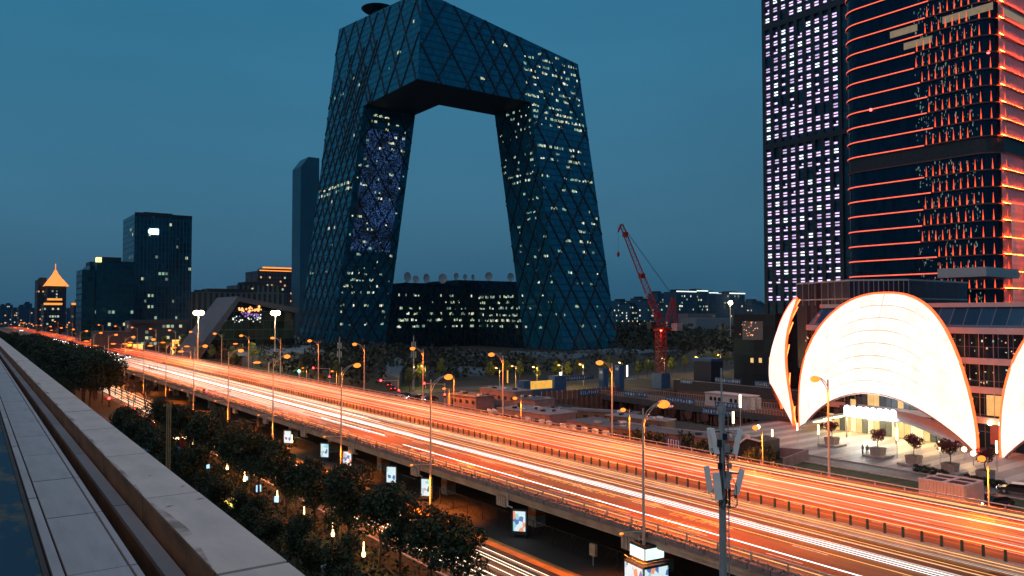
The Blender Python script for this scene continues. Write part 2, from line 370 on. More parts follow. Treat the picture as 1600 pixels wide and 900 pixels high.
gl = {0: [(0, 0, 1, .12), (.2, .3, .8, .42), (0, .6, 1, .72), (.44, 0, .56, 1), (.1, .85, .9, .97)],
      1: [(0, 0, .12, 1), (.88, 0, 1, 1), (0, .88, 1, 1), (0, .45, 1, .55), (.3, .1, .7, .2)],
      2: [(.1, .8, .9, .92), (.42, .1, .55, .8), (0, .5, 1, .6), (.1, 0, .3, .35), (.7, 0, .9, .35)],
      3: [(0, .2, 1, .3), (0, .7, 1, .8), (.2, 0, .3, 1), (.7, 0, .8, 1), (.45, .3, .55, .7)]}
for px, py, n_ in ((800, 740, 2), (835, 753, 4), (878, 752, 4), (905, 775, 4), (935, 768, 4), (1090, 812, 4), (1065, 820, 4)):
    p = at_z(px, py, DZ); c = MB()
    for j in range(n_):
        for (x0, y0, x1, y1) in gl[(j+int(px)) % 4]:
            c.face([(-0.7+1.4*x0, j*1.5+1.2*y0, 0), (-0.7+1.4*x1, j*1.5+1.2*y0, 0), (-0.7+1.4*x1, j*1.5+1.2*y1, 0), (-0.7+1.4*x0, j*1.5+1.2*y1, 0)])
    o = c.build('lane_lettering', ypaint, fly); o.location = (p.x-62, p.y-n_*0.7, DZ+0.009)
# ================================================================ light trails: glowing threads at lamp height along the lanes
def trail_mat(name, cols, strength, sx_=3.0, thr=0.45, sy_=0.01):
    m = bpy.data.materials.new(name); m.use_nodes = True; n = m.node_tree; n.nodes.clear()
    out = n.nodes.new('ShaderNodeOutputMaterial'); ad = n.nodes.new('ShaderNodeAddShader'); tr = n.nodes.new('ShaderNodeBsdfTransparent'); e_ = n.nodes.new('ShaderNodeEmission')
    t = n.nodes.new('ShaderNodeTexCoord'); mp = n.nodes.new('ShaderNodeMapping'); mp.inputs['Scale'].default_value = (sx_, sy_, 1)
    no = n.nodes.new('ShaderNodeTexNoise'); no.inputs['Scale'].default_value = 1.0; no.inputs['Detail'].default_value = 6; no.inputs['Roughness'].default_value = 0.7
    n.links.new(t.outputs['Object'], mp.inputs[0]); n.links.new(mp.outputs[0], no.inputs['Vector'])
    r = n.nodes.new('ShaderNodeMapRange'); r.inputs[1].default_value = thr; r.inputs[2].default_value = thr+0.25; r.inputs[3].default_value = 0; r.inputs[4].default_value = strength
    n.links.new(no.outputs['Fac'], r.inputs[0]); n.links.new(r.outputs[0], e_.inputs['Strength'])
    mp2 = n.nodes.new('ShaderNodeMapping'); mp2.inputs['Scale'].default_value = (sx_*0.4, sy_*0.7, 1); mp2.inputs['Location'].default_value = (7, 3, 0)
    no2 = n.nodes.new('ShaderNodeTexNoise'); no2.inputs['Scale'].default_value = 1; no2.inputs['Detail'].default_value = 3
    n.links.new(t.outputs['Object'], mp2.inputs[0]); n.links.new(mp2.outputs[0], no2.inputs['Vector'])
    c = n.nodes.new('ShaderNodeValToRGB'); c.color_ramp.elements[0].position = 0.35; c.color_ramp.elements[1].position = 0.65
    c.color_ramp.elements[0].color = (*cols[0], 1); c.color_ramp.elements[1].color = (*cols[1], 1)
    n.links.new(no2.outputs['Fac'], c.inputs[0]); n.links.new(c.outputs[0], e_.inputs['Color'])
    n.links.new(tr.outputs[0], ad.inputs[0]); n.links.new(e_.outputs[0], ad.inputs[1]); n.links.new(ad.outputs[0], out.inputs[0])
    return m
wh = trail_mat('headlight_trails', ((1.0, 0.80, 0.55), (0.85, 0.96, 1.0)), 1.35, 7.0, 0.43)
whs = trail_mat('headlight_trails_soft', ((1.0, 0.36, 0.08), (0.95, 0.74, 0.48)), 0.34, 9.0, 0.48)
rd = trail_mat('taillight_trails', ((1.0, 0.015, 0.002), (1.0, 0.13, 0.025)), 0.62, 2.4, 0.44, 0.03)
rds = trail_mat('taillight_trails_soft', ((1.0, 0.26, 0.08), (1.0, 0.48, 0.28)), 0.5, 2.0, 0.47, 0.035)
YS = [-30, -10, 0, 10, 20, 30, 40, 50, 60, 70, 80, 95, 110, 125, 145, 165, 190, 220, 260, 310, 380, 470, 600, 800, 1240]
def ribbon(mb, x, w, z, y0=-30, y1=1240, amp=0.15, ph=None):
    ph = U(0, 6) if ph is None else ph; pts = [y for y in YS if y0 <= y <= y1]
    if y0 not in pts: pts = [y0]+pts
    if y1 not in pts: pts.append(y1)
    X = [x+amp*sin(y*0.021+ph)+amp*0.5*sin(y*0.05+ph*2) for y in pts]
    for a in range(len(pts)-1):
        mb.face([(X[a]-w/2, pts[a], z), (X[a]+w/2, pts[a], z), (X[a+1]+w/2, pts[a+1], z), (X[a+1]-w/2, pts[a+1], z)])
def solid(mb, x, r, z, y0=-30, y1=1240, amp=0.1):
    ph = U(0, 6); pts = [y for y in YS if y0 < y < y1]; pts = [y0]+pts+[y1]
    mb.tube([(x+amp*sin(y*0.02+ph), y, z) for y in pts], r, 4)
t1 = MB()
for x, w in ((55.6, 0.7), (56.1, 0.35), (59.6, 0.25), (60.3, 0.15), (57.6, 0.3)): ribbon(t1, x, w*0.8, DZ+U(0.6, 0.75), y0=-30, y1=330)
for k in range(32): ribbon(t1, U(50.2, 61.0), U(0.15, 0.55), DZ+U(0.55, 0.95), y0=U(85, 150), y1=U(280, 380))
tag(t1.build('light_trails', wh), 'white headlight streaks running along the near carriageway of the flyover', 'light trails', kind='stuff')
t2 = MB()
for k in range(22): ribbon(t2, U(53.5, 61.5), U(0.2, 0.9), DZ+U(0.55, 1.0), y0=U(-30, 90), y1=U(240, 360))
tag(t2.build('light_trails', whs), 'thin cream light streaks between the brighter lines of the near carriageway', 'light trails', kind='stuff')
t3 = MB()
for k in range(26): ribbon(t3, U(64.3, 77.8), U(0.5, 2.6), DZ+U(0.6, 1.1))
tag(t3.build('light_trails', rd), 'red tail light streaks filling the far carriageway of the flyover', 'light trails', kind='stuff')
t4 = MB()
for k in range(14): ribbon(t4, U(66.5, 75.5), U(1.0, 3.0), DZ+U(0.6, 1.2), y1=U(260, 420))
tag(t4.build('light_trails', rds), 'pale salmon light streaks over the middle lanes of the far carriageway', 'light trails', kind='stuff')
t5 = MB(); solid(t5, 51.0, 0.042, DZ+0.65, -30, 95, 0.05)
for y0_, y1_, x in ((104, 128, 52.7),): solid(t5, x, 0.045, DZ+0.6, y0_, y1_)
for k in range(3): solid(t5, 55.0+0.45*k, 0.022, DZ+0.7, -30, 250)
tag(t5.build('light_trails', em('crisp_white', (0.9, 0.97, 1.0), 2.2)), 'single crisp white light line nearest the flyover rail', 'light trails', kind='stuff')
t6 = MB(); solid(t6, 48.9, 0.045, DZ+0.62, -30, 400, 0.02); solid(t6, 76.9, 0.05, DZ+0.8, -30, 60, 0.02); solid(t6, 61.4, 0.03, DZ+0.7, -30, 250); [solid(t6, q_, 0.02, DZ+0.75, -30, 250, 0.15) for q_ in (53.6, 57.4, 58.2, 60.6)]; [solid(t6, q_, 0.03, DZ+0.8, U(-30, 60), U(120, 500), 0.25) for q_ in (65.2, 70.6, 73.6, 76.2)]
tag(t6.build('light_trails', em('crisp_orange', (1.0, 0.50, 0.16), 1.5)), 'orange light line hugging the flyover rail and median', 'light trails', kind='stuff')
t7 = MB()
for x in (38.2, 38.9, 39.6, 40.9, 41.8, 42.4, 43.4): solid(t7, x, U(0.03, 0.06), U(0.6, 0.8), -30, 900, 0.12)
t10 = MB(); [solid(t10, q_, U(.018, .04), DZ+0.75, U(-30, 40), U(160, 600), 0.3) for q_ in (66.9, 69.3, 71.9, 72.5, 75.3)]; tag(t10.build('light_trails', em('crisp_salmon', (1.0, 0.62, 0.45), 1.5)), 'fine pale lines threading the red far carriageway', 'light trails', kind='stuff')
tag(t7.build('light_trails', em('street_white', (1.0, 0.85, 0.62), 2.0)), 'white and yellow light streaks on the frontage road below the trees', 'light trails', kind='stuff')
t8 = MB()
for k in range(10): ribbon(t8, U(37.8, 43.6), U(0.3, 0.9), U(0.5, 0.9))
tag(t8.build('light_trails', whs), 'faint wide cream streaks on the frontage road', 'light trails', kind='stuff')
t9 = MB()
for k in range(8): ribbon(t9, U(87, 98), U(0.4, 1.2), U(0.6, 1.0), y0=200)
tag(t9.build('light_trails', rd), 'red streaks on the road beyond the flyover by the lamps', 'light trails', kind='stuff')
# ================================================================ street lamps
lampM = mat('lamp_pole_paint', (0.42, 0.36, 0.30), 0.6, var=0.1, scale=2)
def lamp_proto(name, h, side, base, label, cat='street lamp', group=None):
    t = thing(name, label, cat, group=group)
    MB().tube([(0, 0, 0), (0, 0, h)], [0.15, 0.085], 8).build('pole', lampM, t)
    MB().tube([(0, 0, 0), (0, 0, 0.5)], 0.24, 8).build('pole_base', lampM, t)
    MB().tube([(0, 0, h-1.6), (side*0.5, 0, h-0.65), (side*1.3, 0, h+0.05), (side*2.2, 0, h+0.4)], 0.05, 6).tube([(0, 0, h-0.9), (side*0.5, 0, h-0.25), (side*1.3, 0, h+0.2), (side*2.2, 0, h+0.45)], 0.04, 6).build('arm', lampM, t)
    MB().box((side*2.5, 0, h+0.42), (0.9, 0.34, 0.14), taper=0.7).build('lamp_head', lampM, t)
    MB().ball((side*2.5, 0, h+0.18), 0.62, 0.50, 0.36).build('bulb', sodium, t)
    if side == 1:
        MB().tube([(0.9, 0, 5.6), (-1.4, 0, 5.9), (-2.4, 0, 6.0)], 0.06, 6).tube([(0, 0, 5.0), (-1.1, -.5, 5.4)], .05, 5).build('lower_arm', lampM, t)
        MB().ball((-2.6, 0, 5.95), 0.22, 0.14, 0.10).build('lower_bulb', sodium, t)
    return t
near = lamp_proto('street_lamp', 16.0, 1, 0, '')
near['group'] = 'street lamps along the near side of the flyover'
far = lamp_proto('street_lamp', 11.7, -1, 0, ''); far['group'] = 'street lamps on the far parapet of the flyover'
NY = [46, 81.4, 107.7, 137.5, 165, 193, 222, 251, 282, 315, 350, 390, 435, 485, 540, 600, 670, 750]
FY = [48.8, 83.6, 111.5, 140, 168, 196, 225, 255, 286, 320, 356, 395, 440, 490, 550, 620, 700, 800]
for i, y in enumerate(NY):
    lb = 'tall grey street lamp by the planted near edge of the flyover, %s from the camera' % ORD[i]
    o = near if i == 0 else dup(near)
    o.location = (47.45, y, 0); o['label'] = lb
    if i: point(o, (2.5, 0, 15.75), SOD, 24000, 0.2, spot=170)
    if i < 9: point(o, (-2.6, 0, 5.7), SOD, 11000, 0.15, spot=125)
for i, y in enumerate(FY):
    lb = 'street lamp rising behind the far parapet of the flyover, %s from the camera' % ORD[i]
    o = far if i == 0 else dup(far)
    o.location = (79.75, y, DZ-0.4); o['label'] = lb
    if i: point(o, (-2.5, 0, 11.4), SOD, 7500, 0.2, spot=170)
point(near, (2.5, 0, 15.75), SOD, 24000, 0.2, spot=170); point(far, (-2.5, 0, 11.4), SOD, 7500, 0.2, spot=170)
# lamp posts need something under them: small brackets on the parapet
br = MB().b2((-0.3, -0.25, -0.45), (0.25, 0.25, 0)).mesh('lamp_bracket', conc2)
for y in FY: share(fly, 'lamp_bracket', br, (79.65-62, y, DZ-0.4))
# shorter lamps on the streets beyond and in the distance
def mk_small(h, side, name='street_lamp'):
    t = thing(name, '', 'street lamp')
    MB().tube([(0, 0, 0), (0, 0, h)], [0.1, 0.06], 6).build('pole', lampM, t)
    MB().tube([(0, 0, h-0.6), (side*0.5, 0, h-0.1), (side*1.2, 0, h)], 0.04, 5).build('arm', lampM, t)
    MB().ball((side*1.4, 0, h-0.02), 0.48, 0.38, 0.28).build('bulb', sodium, t)
    return t
sm = mk_small(8.5, -1); sm['group'] = 'shorter street lamps beyond the flyover'
SP = [(975, 640, 84, 'beside the shed roofs beyond the parapet'), (1182, 668, 84, 'between the mast and the glowing shell'), (806, 622, 84, 'left of the brown pit wall'), (1535, 716, 83.5, 'in front of the plaza by the white box'),
      (703, 587, 104, 'over the lamp-lit spring trees'), (695, 607, 92, 'low beside the waiting cars'), (520, 580, 92, 'left of the traffic signals'), (474, 575, 100, 'above the yellow tree')]
for i, (px, py, x, w) in enumerate(SP):
    p = at_x(px, py, x); o = sm if i == 0 else dup(sm)
    o.location = (p.x+1.2, p.y, 0); s = p.z/8.5; o.scale = (1, 1, s); o['label'] = 'shorter sodium street lamp '+w
    point(o, (-1.4, 0, 7.8), SOD, 4500, 0.2, spot=170)
rl_ = random.Random(11); n = 0
for px, py in ((60, 508), (85, 516), (97, 500), (108, 511), (125, 521), (137, 522), (142, 533), (151, 531), (170, 526), (174, 525), (185, 537), (195, 533), (203, 537), (211, 535), (243, 540), (262, 535), (280, 543), (292, 549), (300, 541), (327, 534), (20, 507), (35, 500), (48, 505), (72, 497), (12, 500), (375, 537), (413, 566), (28, 512), (5, 506), (115, 530), (158, 540)):
    F = {True: 420, False: 300}[py < 525]
    p = at_z(px, py, 9.0); y = p.y
    o = dup(sm); n += 1
    for c_ in list(o.children):
        if c_.type == 'LIGHT': bpy.data.objects.remove(c_)
    if p.length > 1500 or y < 0: p = Vector((p.x*1500/p.length, p.y*1500/p.length, 9)) if y > 0 else Vector((60, 900, 9))
    o.location = (p.x+1.4, p.y, 0); o.scale = (2.6, 3.2, 1.06); o['label'] = 'orange street lamp in the distant glow at left, %s from the left edge' % ORD[n]; o['group'] = 'orange street lamps far down the road'
    if n % 2 == 0: point(o, (-1.4, 0, 7.8), SOD, 6000, 0.3, spot=160)
# the two tall white floodlights in front of the wedge-shaped hall
fl = thing('floodlight_mast', 'tall mast with dazzling white floodlights left of the wedge-shaped hall', 'floodlight')
MB().tube([(0, 0, 0), (0, 0, 24)], [0.3, 0.15], 8).build('pole', lampM, fl)
MB().box((0, 0, 24), (2.6, 0.4, 0.25)).build('crossbar', lampM, fl)
for k in (-1, 1): MB().ball((k*0.9, -0.4, 24.3), 1.3, 0.7, 1.0).build('floodlight', em('flood', (1.0, 0.78, 0.45), 25), fl)
p = at_y(310, 492, 330); fl.location = (p.x, p.y, 0); point(fl, (0, -1.5, 24), (1, .75, .45), 26000, 0.5)
f2 = dup(fl, label='tall mast with dazzling white floodlights in front of the wedge-shaped hall'); p = at_y(430, 490, 330); f2.location = (p.x, p.y, 0)
f3 = dup(fl, label='white floodlight far off to the right behind the red crane', scale=0.9); p = at_y(1141, 474, 330); f3.location = (p.x, p.y, 0); f3.scale = (0.9, 0.9, p.z/24.0)
# ================================================================ the looping angular tower
GL = glass_grid('dusk_glass', (0.001, 0.09, 0.16), (0.001, 0.035, 0.065), 1.5, 4.25, 0.12, 0.10, 0.22, 0.35, spec=1.0)
GLd = GL
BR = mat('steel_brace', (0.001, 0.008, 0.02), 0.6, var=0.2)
wa = em('lit_office_cream', (0.80, 0.88, 0.55), 0.7); wb = em('lit_office_green', (0.50, 0.85, 0.62), 0.5); wc = em('lit_office_white', (1.0, 0.95, 0.72), 1.1); wd_ = em('lit_office_dim', (0.45, 0.6, 0.45), 0.3)
LW = [wa, wb, wc, wd_]
xW = lambda z: 204+0.0988*z
yS = lambda z: 379+0.0926*z
y1 = lambda z: 480-0.080*z
yN = lambda z: 540-0.068*z
xE1 = lambda z: 243+0.0988*z
xW2 = lambda z: 319-0.0926*z
xE2 = lambda z: 367-0.0975*z
yN2 = lambda z: 420+0.0926*z
roof = lambda x, y: 218-0.175*(x-226)+0.118*(y-399)
def top(xf, yf):
    z = 215.0
    for _ in range(12): z = roof(xf(z), yf(z))
    return (xf(z), yf(z), z)
ZB = 162.0
tw = thing('looped_tower', 'huge dark looped tower, two leaning legs joined by an angular overhang, diagonal steel net', 'skyscraper', (204, 379, 0))
C_ = top(xW, yS); NW = top(xW, yN); SE = top(xE2, yS); NE1 = top(xE1, yN); E1N2 = top(xE1, yN2); SEb = top(xE2, yN2)
PTS = {}
def facade(name, pts, axis, m):
    """pts in world; axis 'y' -> u=y, axis 'x' -> u=x ; uv in metres"""
    k = 1 if axis == 'y' else 0
    return MB().face(pts, [(p[k], p[2]) for p in pts]).build(name, m, tw, world=True)
P3 = lambda xf, yf, z: (xf(z), yf(z), z)
Wf = [P3(xW, yN, 0), P3(xW, y1, 0), P3(xW, y1, ZB), P3(xW, yS, ZB), C_, NW]
Sf = [P3(xW, yS, ZB), P3(xW2, yS, ZB), P3(xW2, yS, 0), P3(xE2, yS, 0), SE, C_]
T1S = [P3(xW, y1, 0), P3(xE1, y1, 0), P3(xE1, y1, ZB), P3(xW, y1, ZB)]
T2W = [P3(xW2, yN2, 0), P3(xW2, yS, 0), P3(xW2, yS, ZB), P3(xW2, yN2, ZB)]
facade('west_facade', Wf, 'y', GL); facade('south_facade', Sf, 'x', GL)
facade('inner_facade', T1S, 'x', GLd); facade('inner_facade', T2W, 'y', GLd)
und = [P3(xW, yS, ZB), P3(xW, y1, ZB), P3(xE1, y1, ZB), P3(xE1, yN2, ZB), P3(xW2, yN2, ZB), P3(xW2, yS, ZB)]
MB().face([und[0], und[1], und[2], und[3]], [(p[0], p[1]) for p in und[:4]]).face([und[0], und[3], und[4], und[5]], [(und[i][0], und[i][1]) for i in (0, 3, 4, 5)]).build('underside', BR, tw, world=True)  # glass soffit in the dark brace material, its shade put into the colour
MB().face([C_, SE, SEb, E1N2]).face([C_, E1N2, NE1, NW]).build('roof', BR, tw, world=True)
bk = MB()
bk.face([P3(xE2, yS, 0), P3(xE2, yN2, 0), SEb, SE]); bk.face([P3(xW2, yN2, 0), P3(xE2, yN2, 0), P3(xE2, yN2, ZB), P3(xW2, yN2, ZB)]); bk.face([P3(xE1, yN2, ZB), P3(xE2, yN2, ZB), SEb, E1N2])
bk.face([P3(xW, yN, 0), P3(xE1, yN, 0), NE1, NW]); bk.face([P3(xE1, y1, 0), P3(xE1, yN, 0), P3(xE1, yN, ZB), P3(xE1, y1, ZB)]); bk.face([P3(xE1, yN2, ZB), P3(xE1, yN, ZB), NE1, E1N2])
bk.build('rear_facade', GLd, tw, world=True)
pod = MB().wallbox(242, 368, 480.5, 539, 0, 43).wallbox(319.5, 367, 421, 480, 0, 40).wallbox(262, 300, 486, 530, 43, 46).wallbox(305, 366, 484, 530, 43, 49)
pod.build('podium', glass_grid('podium_shaded_glass', (0.001, 0.016, 0.03), (0.001, 0.008, 0.014), 1.5, 4.25, 0.25, 0.10, 0.25, 0.4), tw, world=True)  # darker than the tower glass: shade of the recess put into the colour
hp_ = MB().tube([(0, 0, 0), (0, 0, 1.2)], [11, 12.5], 24).tube([(0, 0, -4), (0, 0, 0)], [4, 5], 12)
h_ = hp_.build('helipad', BR, tw); h_.location = (246-204, 498-379, 242)
def inside(pt, poly):
    x, y = pt; c = False; n = len(poly); j = n-1
    for i in range(n):
        xi, yi = poly[i]; xj, yj = poly[j]
        if (yi > y) != (yj > y) and x < (xj-xi)*(y-yi)/(yj-yi)+xi: c = not c
        j = i
    return c
def braces(pts, axis, plane, out, rules, step=1.0, w=1.0):
    """plane(u,z)->world point; rules: (family slope, spacing, phase, zmin, zmax)"""
    k = 1 if axis == 'y' else 0
    poly = [(p[k], p[2]) for p in pts]; u0 = min(p[0] for p in poly); u1 = max(p[0] for p in poly); zt = max(p[1] for p in poly)
    for (sl, sp, ph, za, zb, ua, ub) in rules:
        L = zt/sl; c = u0-abs(L)-sp+ph
        while c < u1+abs(L)+sp:
            run = None; z = za
            while z <= zb+step:
                u = c+z/sl; ok = z <= zb and ua <= u <= ub and inside((u, z), poly)
                if ok and run is None: run = z
                if (not ok) and run is not None:
                    if z-run > 5:
                        a, b = plane(c+run/sl, run), plane(c+(z-step)/sl, z-step)
                        MB().beam(Vector(a)+out, Vector(b)+out, w, 0.5, up=out).build('brace', BR, tw, world=True)
                    run = None
                z += step
            c += sp
INF = 1e6
oW, oS = Vector((-0.3, 0, 0)), Vector((0, -0.3, 0))
pW = lambda u, z: (xW(z), u, z); pS = lambda u, z: (u, yS(z), z); p1 = lambda u, z: (u, y1(z), z); p2 = lambda u, z: (xW2(z), u, z)
braces(Wf, 'y', pW, oW, [(1.75, 20, 2, 0, 300, -INF, INF), (-1.75, 20, 6, 0, 300, -INF, INF), (1.75, 20, 12, 0, 190, 470, INF), (-1.75, 20, 16, 0, 190, 468, INF), (1.75, 20, 7, 130, 210, 455, 500), (-1.75, 20, 11, 130, 205, 455, 500)], w=0.7)
braces(Sf, 'x', pS, oS, [(1.7, 21, 3, 0, 300, -INF, INF), (-1.7, 21, 9, 0, 300, -INF, INF), (-1.7, 21, 19.5, 0, 110, -INF, INF), (1.7, 21, 13.5, 165, 300, 262, 300), (-1.7, 21, 19.5, 150, 300, 262, 305)], w=0.8)
braces(T1S, 'x', p1, oS, [(1.6, 13, 3, 0, 300, -INF, INF), (-1.6, 13, 9, 0, 300, -INF, INF), (1.6, 13, 9.5, 20, 75, -INF, INF)], w=0.7)
braces(T2W, 'y', p2, oW, [(1.7, 14, 3, 0, 300, -INF, INF), (-1.7, 14, 9, 0, 300, -INF, INF)], w=0.65)
pdS = [(243, 480.5, 0), (368, 480.5, 0), (368, 480.5, 43), (243, 480.5, 43)]
braces(pdS, 'x', lambda u, z: (u, 480.2, z), oS, [(1.5, 16, 3, 0, 300, -INF, 318), (-1.5, 16, 9, 0, 300, -INF, 318)], w=0.7)
# LED media wall on the inner face of the left leg
mm = bpy.data.materials.new('media_wall_pixels'); mm.use_nodes = True; n = mm.node_tree; b = n.nodes['Principled BSDF']
b.inputs['Base Color'].default_value = (0.004, 0.008, 0.02, 1); t = n.nodes.new('ShaderNodeUVMap')
vo = n.nodes.new('ShaderNodeTexVoronoi'); vo.inputs['Scale'].default_value = 1.5; n.links.new(t.outputs[0], vo.inputs['Vector'])
no = n.nodes.new('ShaderNodeTexNoise'); no.inputs['Scale'].default_value = 0.07; no.inputs['Detail'].default_value = 5; n.links.new(t.outputs[0], no.inputs['Vector'])
r1 = n.nodes.new('ShaderNodeMapRange'); r1.inputs[1].default_value = 0.5; r1.inputs[2].default_value = 0.05; n.links.new(vo.outputs['Distance'], r1.inputs[0])
r2 = n.nodes.new('ShaderNodeMapRange'); r2.inputs[1].default_value = 0.36; r2.inputs[2].default_value = 0.62; r2.inputs[3].default_value = 0.15; r2.inputs[4].default_value = 1.1; n.links.new(no.outputs['Fac'], r2.inputs[0])
mu = n.nodes.new('ShaderNodeMath'); mu.operation = 'MULTIPLY'; n.links.new(r1.outputs[0], mu.inputs[0]); n.links.new(r2.outputs[0], mu.inputs[1]); n.links.new(mu.outputs[0], b.inputs['Emission Strength'])
r3 = n.nodes.new('ShaderNodeValToRGB'); r3.color_ramp.elements[0].color = (0.02, 0.10, 0.45, 1); r3.color_ramp.elements[1].color = (0.14, 0.35, 0.85, 1); r3.color_ramp.elements[1].position = 1.0
n.links.new(vo.outputs['Color'], r3.inputs[0]); n.links.new(r3.outputs[0], b.inputs['Emission Color'])
mpnts = [p1(xW(z_)+a, z_) for a, z_ in ((4, 66), (33, 66), (34, 148), (5, 148))]; mpnts = [(x, y-0.12, z) for x, y, z in mpnts]
MB().face(mpnts, [(p[0], p[2]) for p in mpnts]).build('media_wall', mm, tw, world=True)
# lit offices: 300 separate, the rest joined
wr = random.Random(5); wcount = 0; rest = {m.name: MB() for m in LW}
def lit(planef, off, u, z, w, h, m=None):
    global wcount
    m = m or wr.choice((wa, wa, wb, wb, wc, wd_, wd_)); q = [Vector(planef(a, c))+off for a, c in ((u, z), (u+w, z), (u+w, z+h), (u, z+h))]
    if wcount < 298: MB().face(q).build('lit_window', m, tw, world=True); wcount += 1
    else: rest[m.name].face(q)
def row(planef, off, z, ua, ub, p, w=1.35, h=2.0):
    w *= 0.78; h *= 0.78; p = min(0.8, p*1.25)
    u = ua
    while u < ub-w:
        if wr.random() < p:
            k = wr.choice((1, 1, 2, 3)); 
            for j in range(k):
                if u+w < ub: lit(planef, off, u, z+wr.choice((0, 0.3)), w*0.9, h*wr.choice((1, 1, 0.6))); u += w*1.05
        else: u += w*wr.choice((1, 2, 3))
eW, eS = Vector((-0.14, 0, 0)), Vector((0, -0.14, 0))
FL = 4.25
for z, p in ((196, .12), (192, .28), (187, .32), (183, .3), (179, .22), (174, .3), (170, .25), (166, .3)): row(pS, eS, z, 300, xE2(z)-2, p)
for z in (196, 190, 178, 170): row(pS, eS, z, 262, 300, 0.03)
for z, p in ((160, .5), (156, .4), (152, .6), (148, .45), (137, .1), (133, .45), (129, .2), (125, .5), (121, .12), (113, .45), (105, .3), (92, .2), (88, .2), (84, .1), (78, .18), (71, .22), (64, .1), (50, .14), (43, .2), (36, .1), (28, .2), (22, .15), (15, .05)):
    row(pS, eS, z, xW2(z)+1, xE2(z)-2, p*0.8)
z = 14
while z < 160:
    row(p2, eW, z, yS(z)+2, yN2(z)-2, 0.08 if z < 100 else 0.17, 1.3, 1.8); z += FL
z = 16
while z < 158:
    row(p1, Vector((0, -0.2, 0)), z, xW(z)+2, xE1(z)-2, 0.07 if 66 < z < 148 else 0.16, 1.3, 1.9); z += FL
for z in (14, 18.5, 23, 27, 31.5, 36): row(lambda u, zz: (u, 480.5, zz), eS, z, 246, 318, 0.28 if z < 25 else 0.14, 1.4, 2.2)
for z in (14, 18, 22, 27, 31, 35): row(lambda u, zz: (319.5, u, zz), eW, z, 424, 478, 0.3, 1.6, 2.2)
for z, p in ((200, .05), (185, .06), (178, .06), (143, .08), (129, .06), (111, .5), (107, .45), (101, .05), (82, .05), (70, .05), (52, .06), (36, .05)):
    row(pW, eW, z, y1(z)+2 if z < 160 else yS(z)+3, yN(z)-2, p, 2.0, 2.4)
for mname, mb in rest.items():
    if mb.f: mb.build('lit_windows', bpy.data.materials[mname], tw, world=True, kind='stuff')
# dishes on the podium roof
ds = thing('satellite_dish', '', 'satellite dish', group='satellite dishes on the low roof between the tower legs')
wd = mat('dish_white', (0.55, 0.58, 0.6), 0.5)
MB().tube([(0, 0, -0.2), (0, 0, 2.6)], 0.35, 8).box((0, 0, 0.15), (2.2, 2.2, 0.3)).build('mount', steel, ds)
d_ = MB(); R_ = []
for k in range(5): R_.append((0, 0.15*k*k*0.25-0.6, 0))
for k in range(4):
    for j in range(16):
        a0, a1 = 2*pi*j/16, 2*pi*(j+1)/16; r0, r1_ = k*0.8, (k+1)*0.8; y0_, y1_ = -0.09*r0*r0, -0.09*r1_*r1_
        d_.face([(r0*cos(a0), y0_, 3.6+r0*sin(a0)), (r0*cos(a1), y0_, 3.6+r0*sin(a1)), (r1_*cos(a1), y1_, 3.6+r1_*sin(a1)), (r1_*cos(a0), y1_, 3.6+r1_*sin(a0))])
d_.build('dish', wd, ds); MB().beam((-1.5, -0.6, 3.0), (0, -2.2, 3.6), 0.08).beam((1.5, -0.6, 3.0), (0, -2.2, 3.6), 0.08).ball((0, -2.2, 3.6), 0.25).build('feed', steel, ds)
for i, (px, s) in enumerate(((635, 1.15), (649, 0.8), (665, 1.05), (691, 1.1), (712, 0.8), (726, 0.7), (738, 0.7), (763, 1.0), (797, 1.0))):
    p = at_y(px, 445, 488 if px < 745 else 486); o = ds if i == 0 else dup(ds); zz = 43 if (px < 652) else (46 if px < 700 else 49)
    o.location = (p.x, p.y, 46 if 262 < p.x < 300 else (49 if p.x > 305 else 43)); o.scale = (s,)*3; o.rotation_euler = (0, 0, U(-0.3, 0.5))
    o['label'] = 'white satellite dish on the roof between the tower legs, %s' % ('%s from the left' % ['first', 'second', 'third', 'fourth', 'fifth', 'sixth', 'seventh', 'eighth', 'ninth'][i])
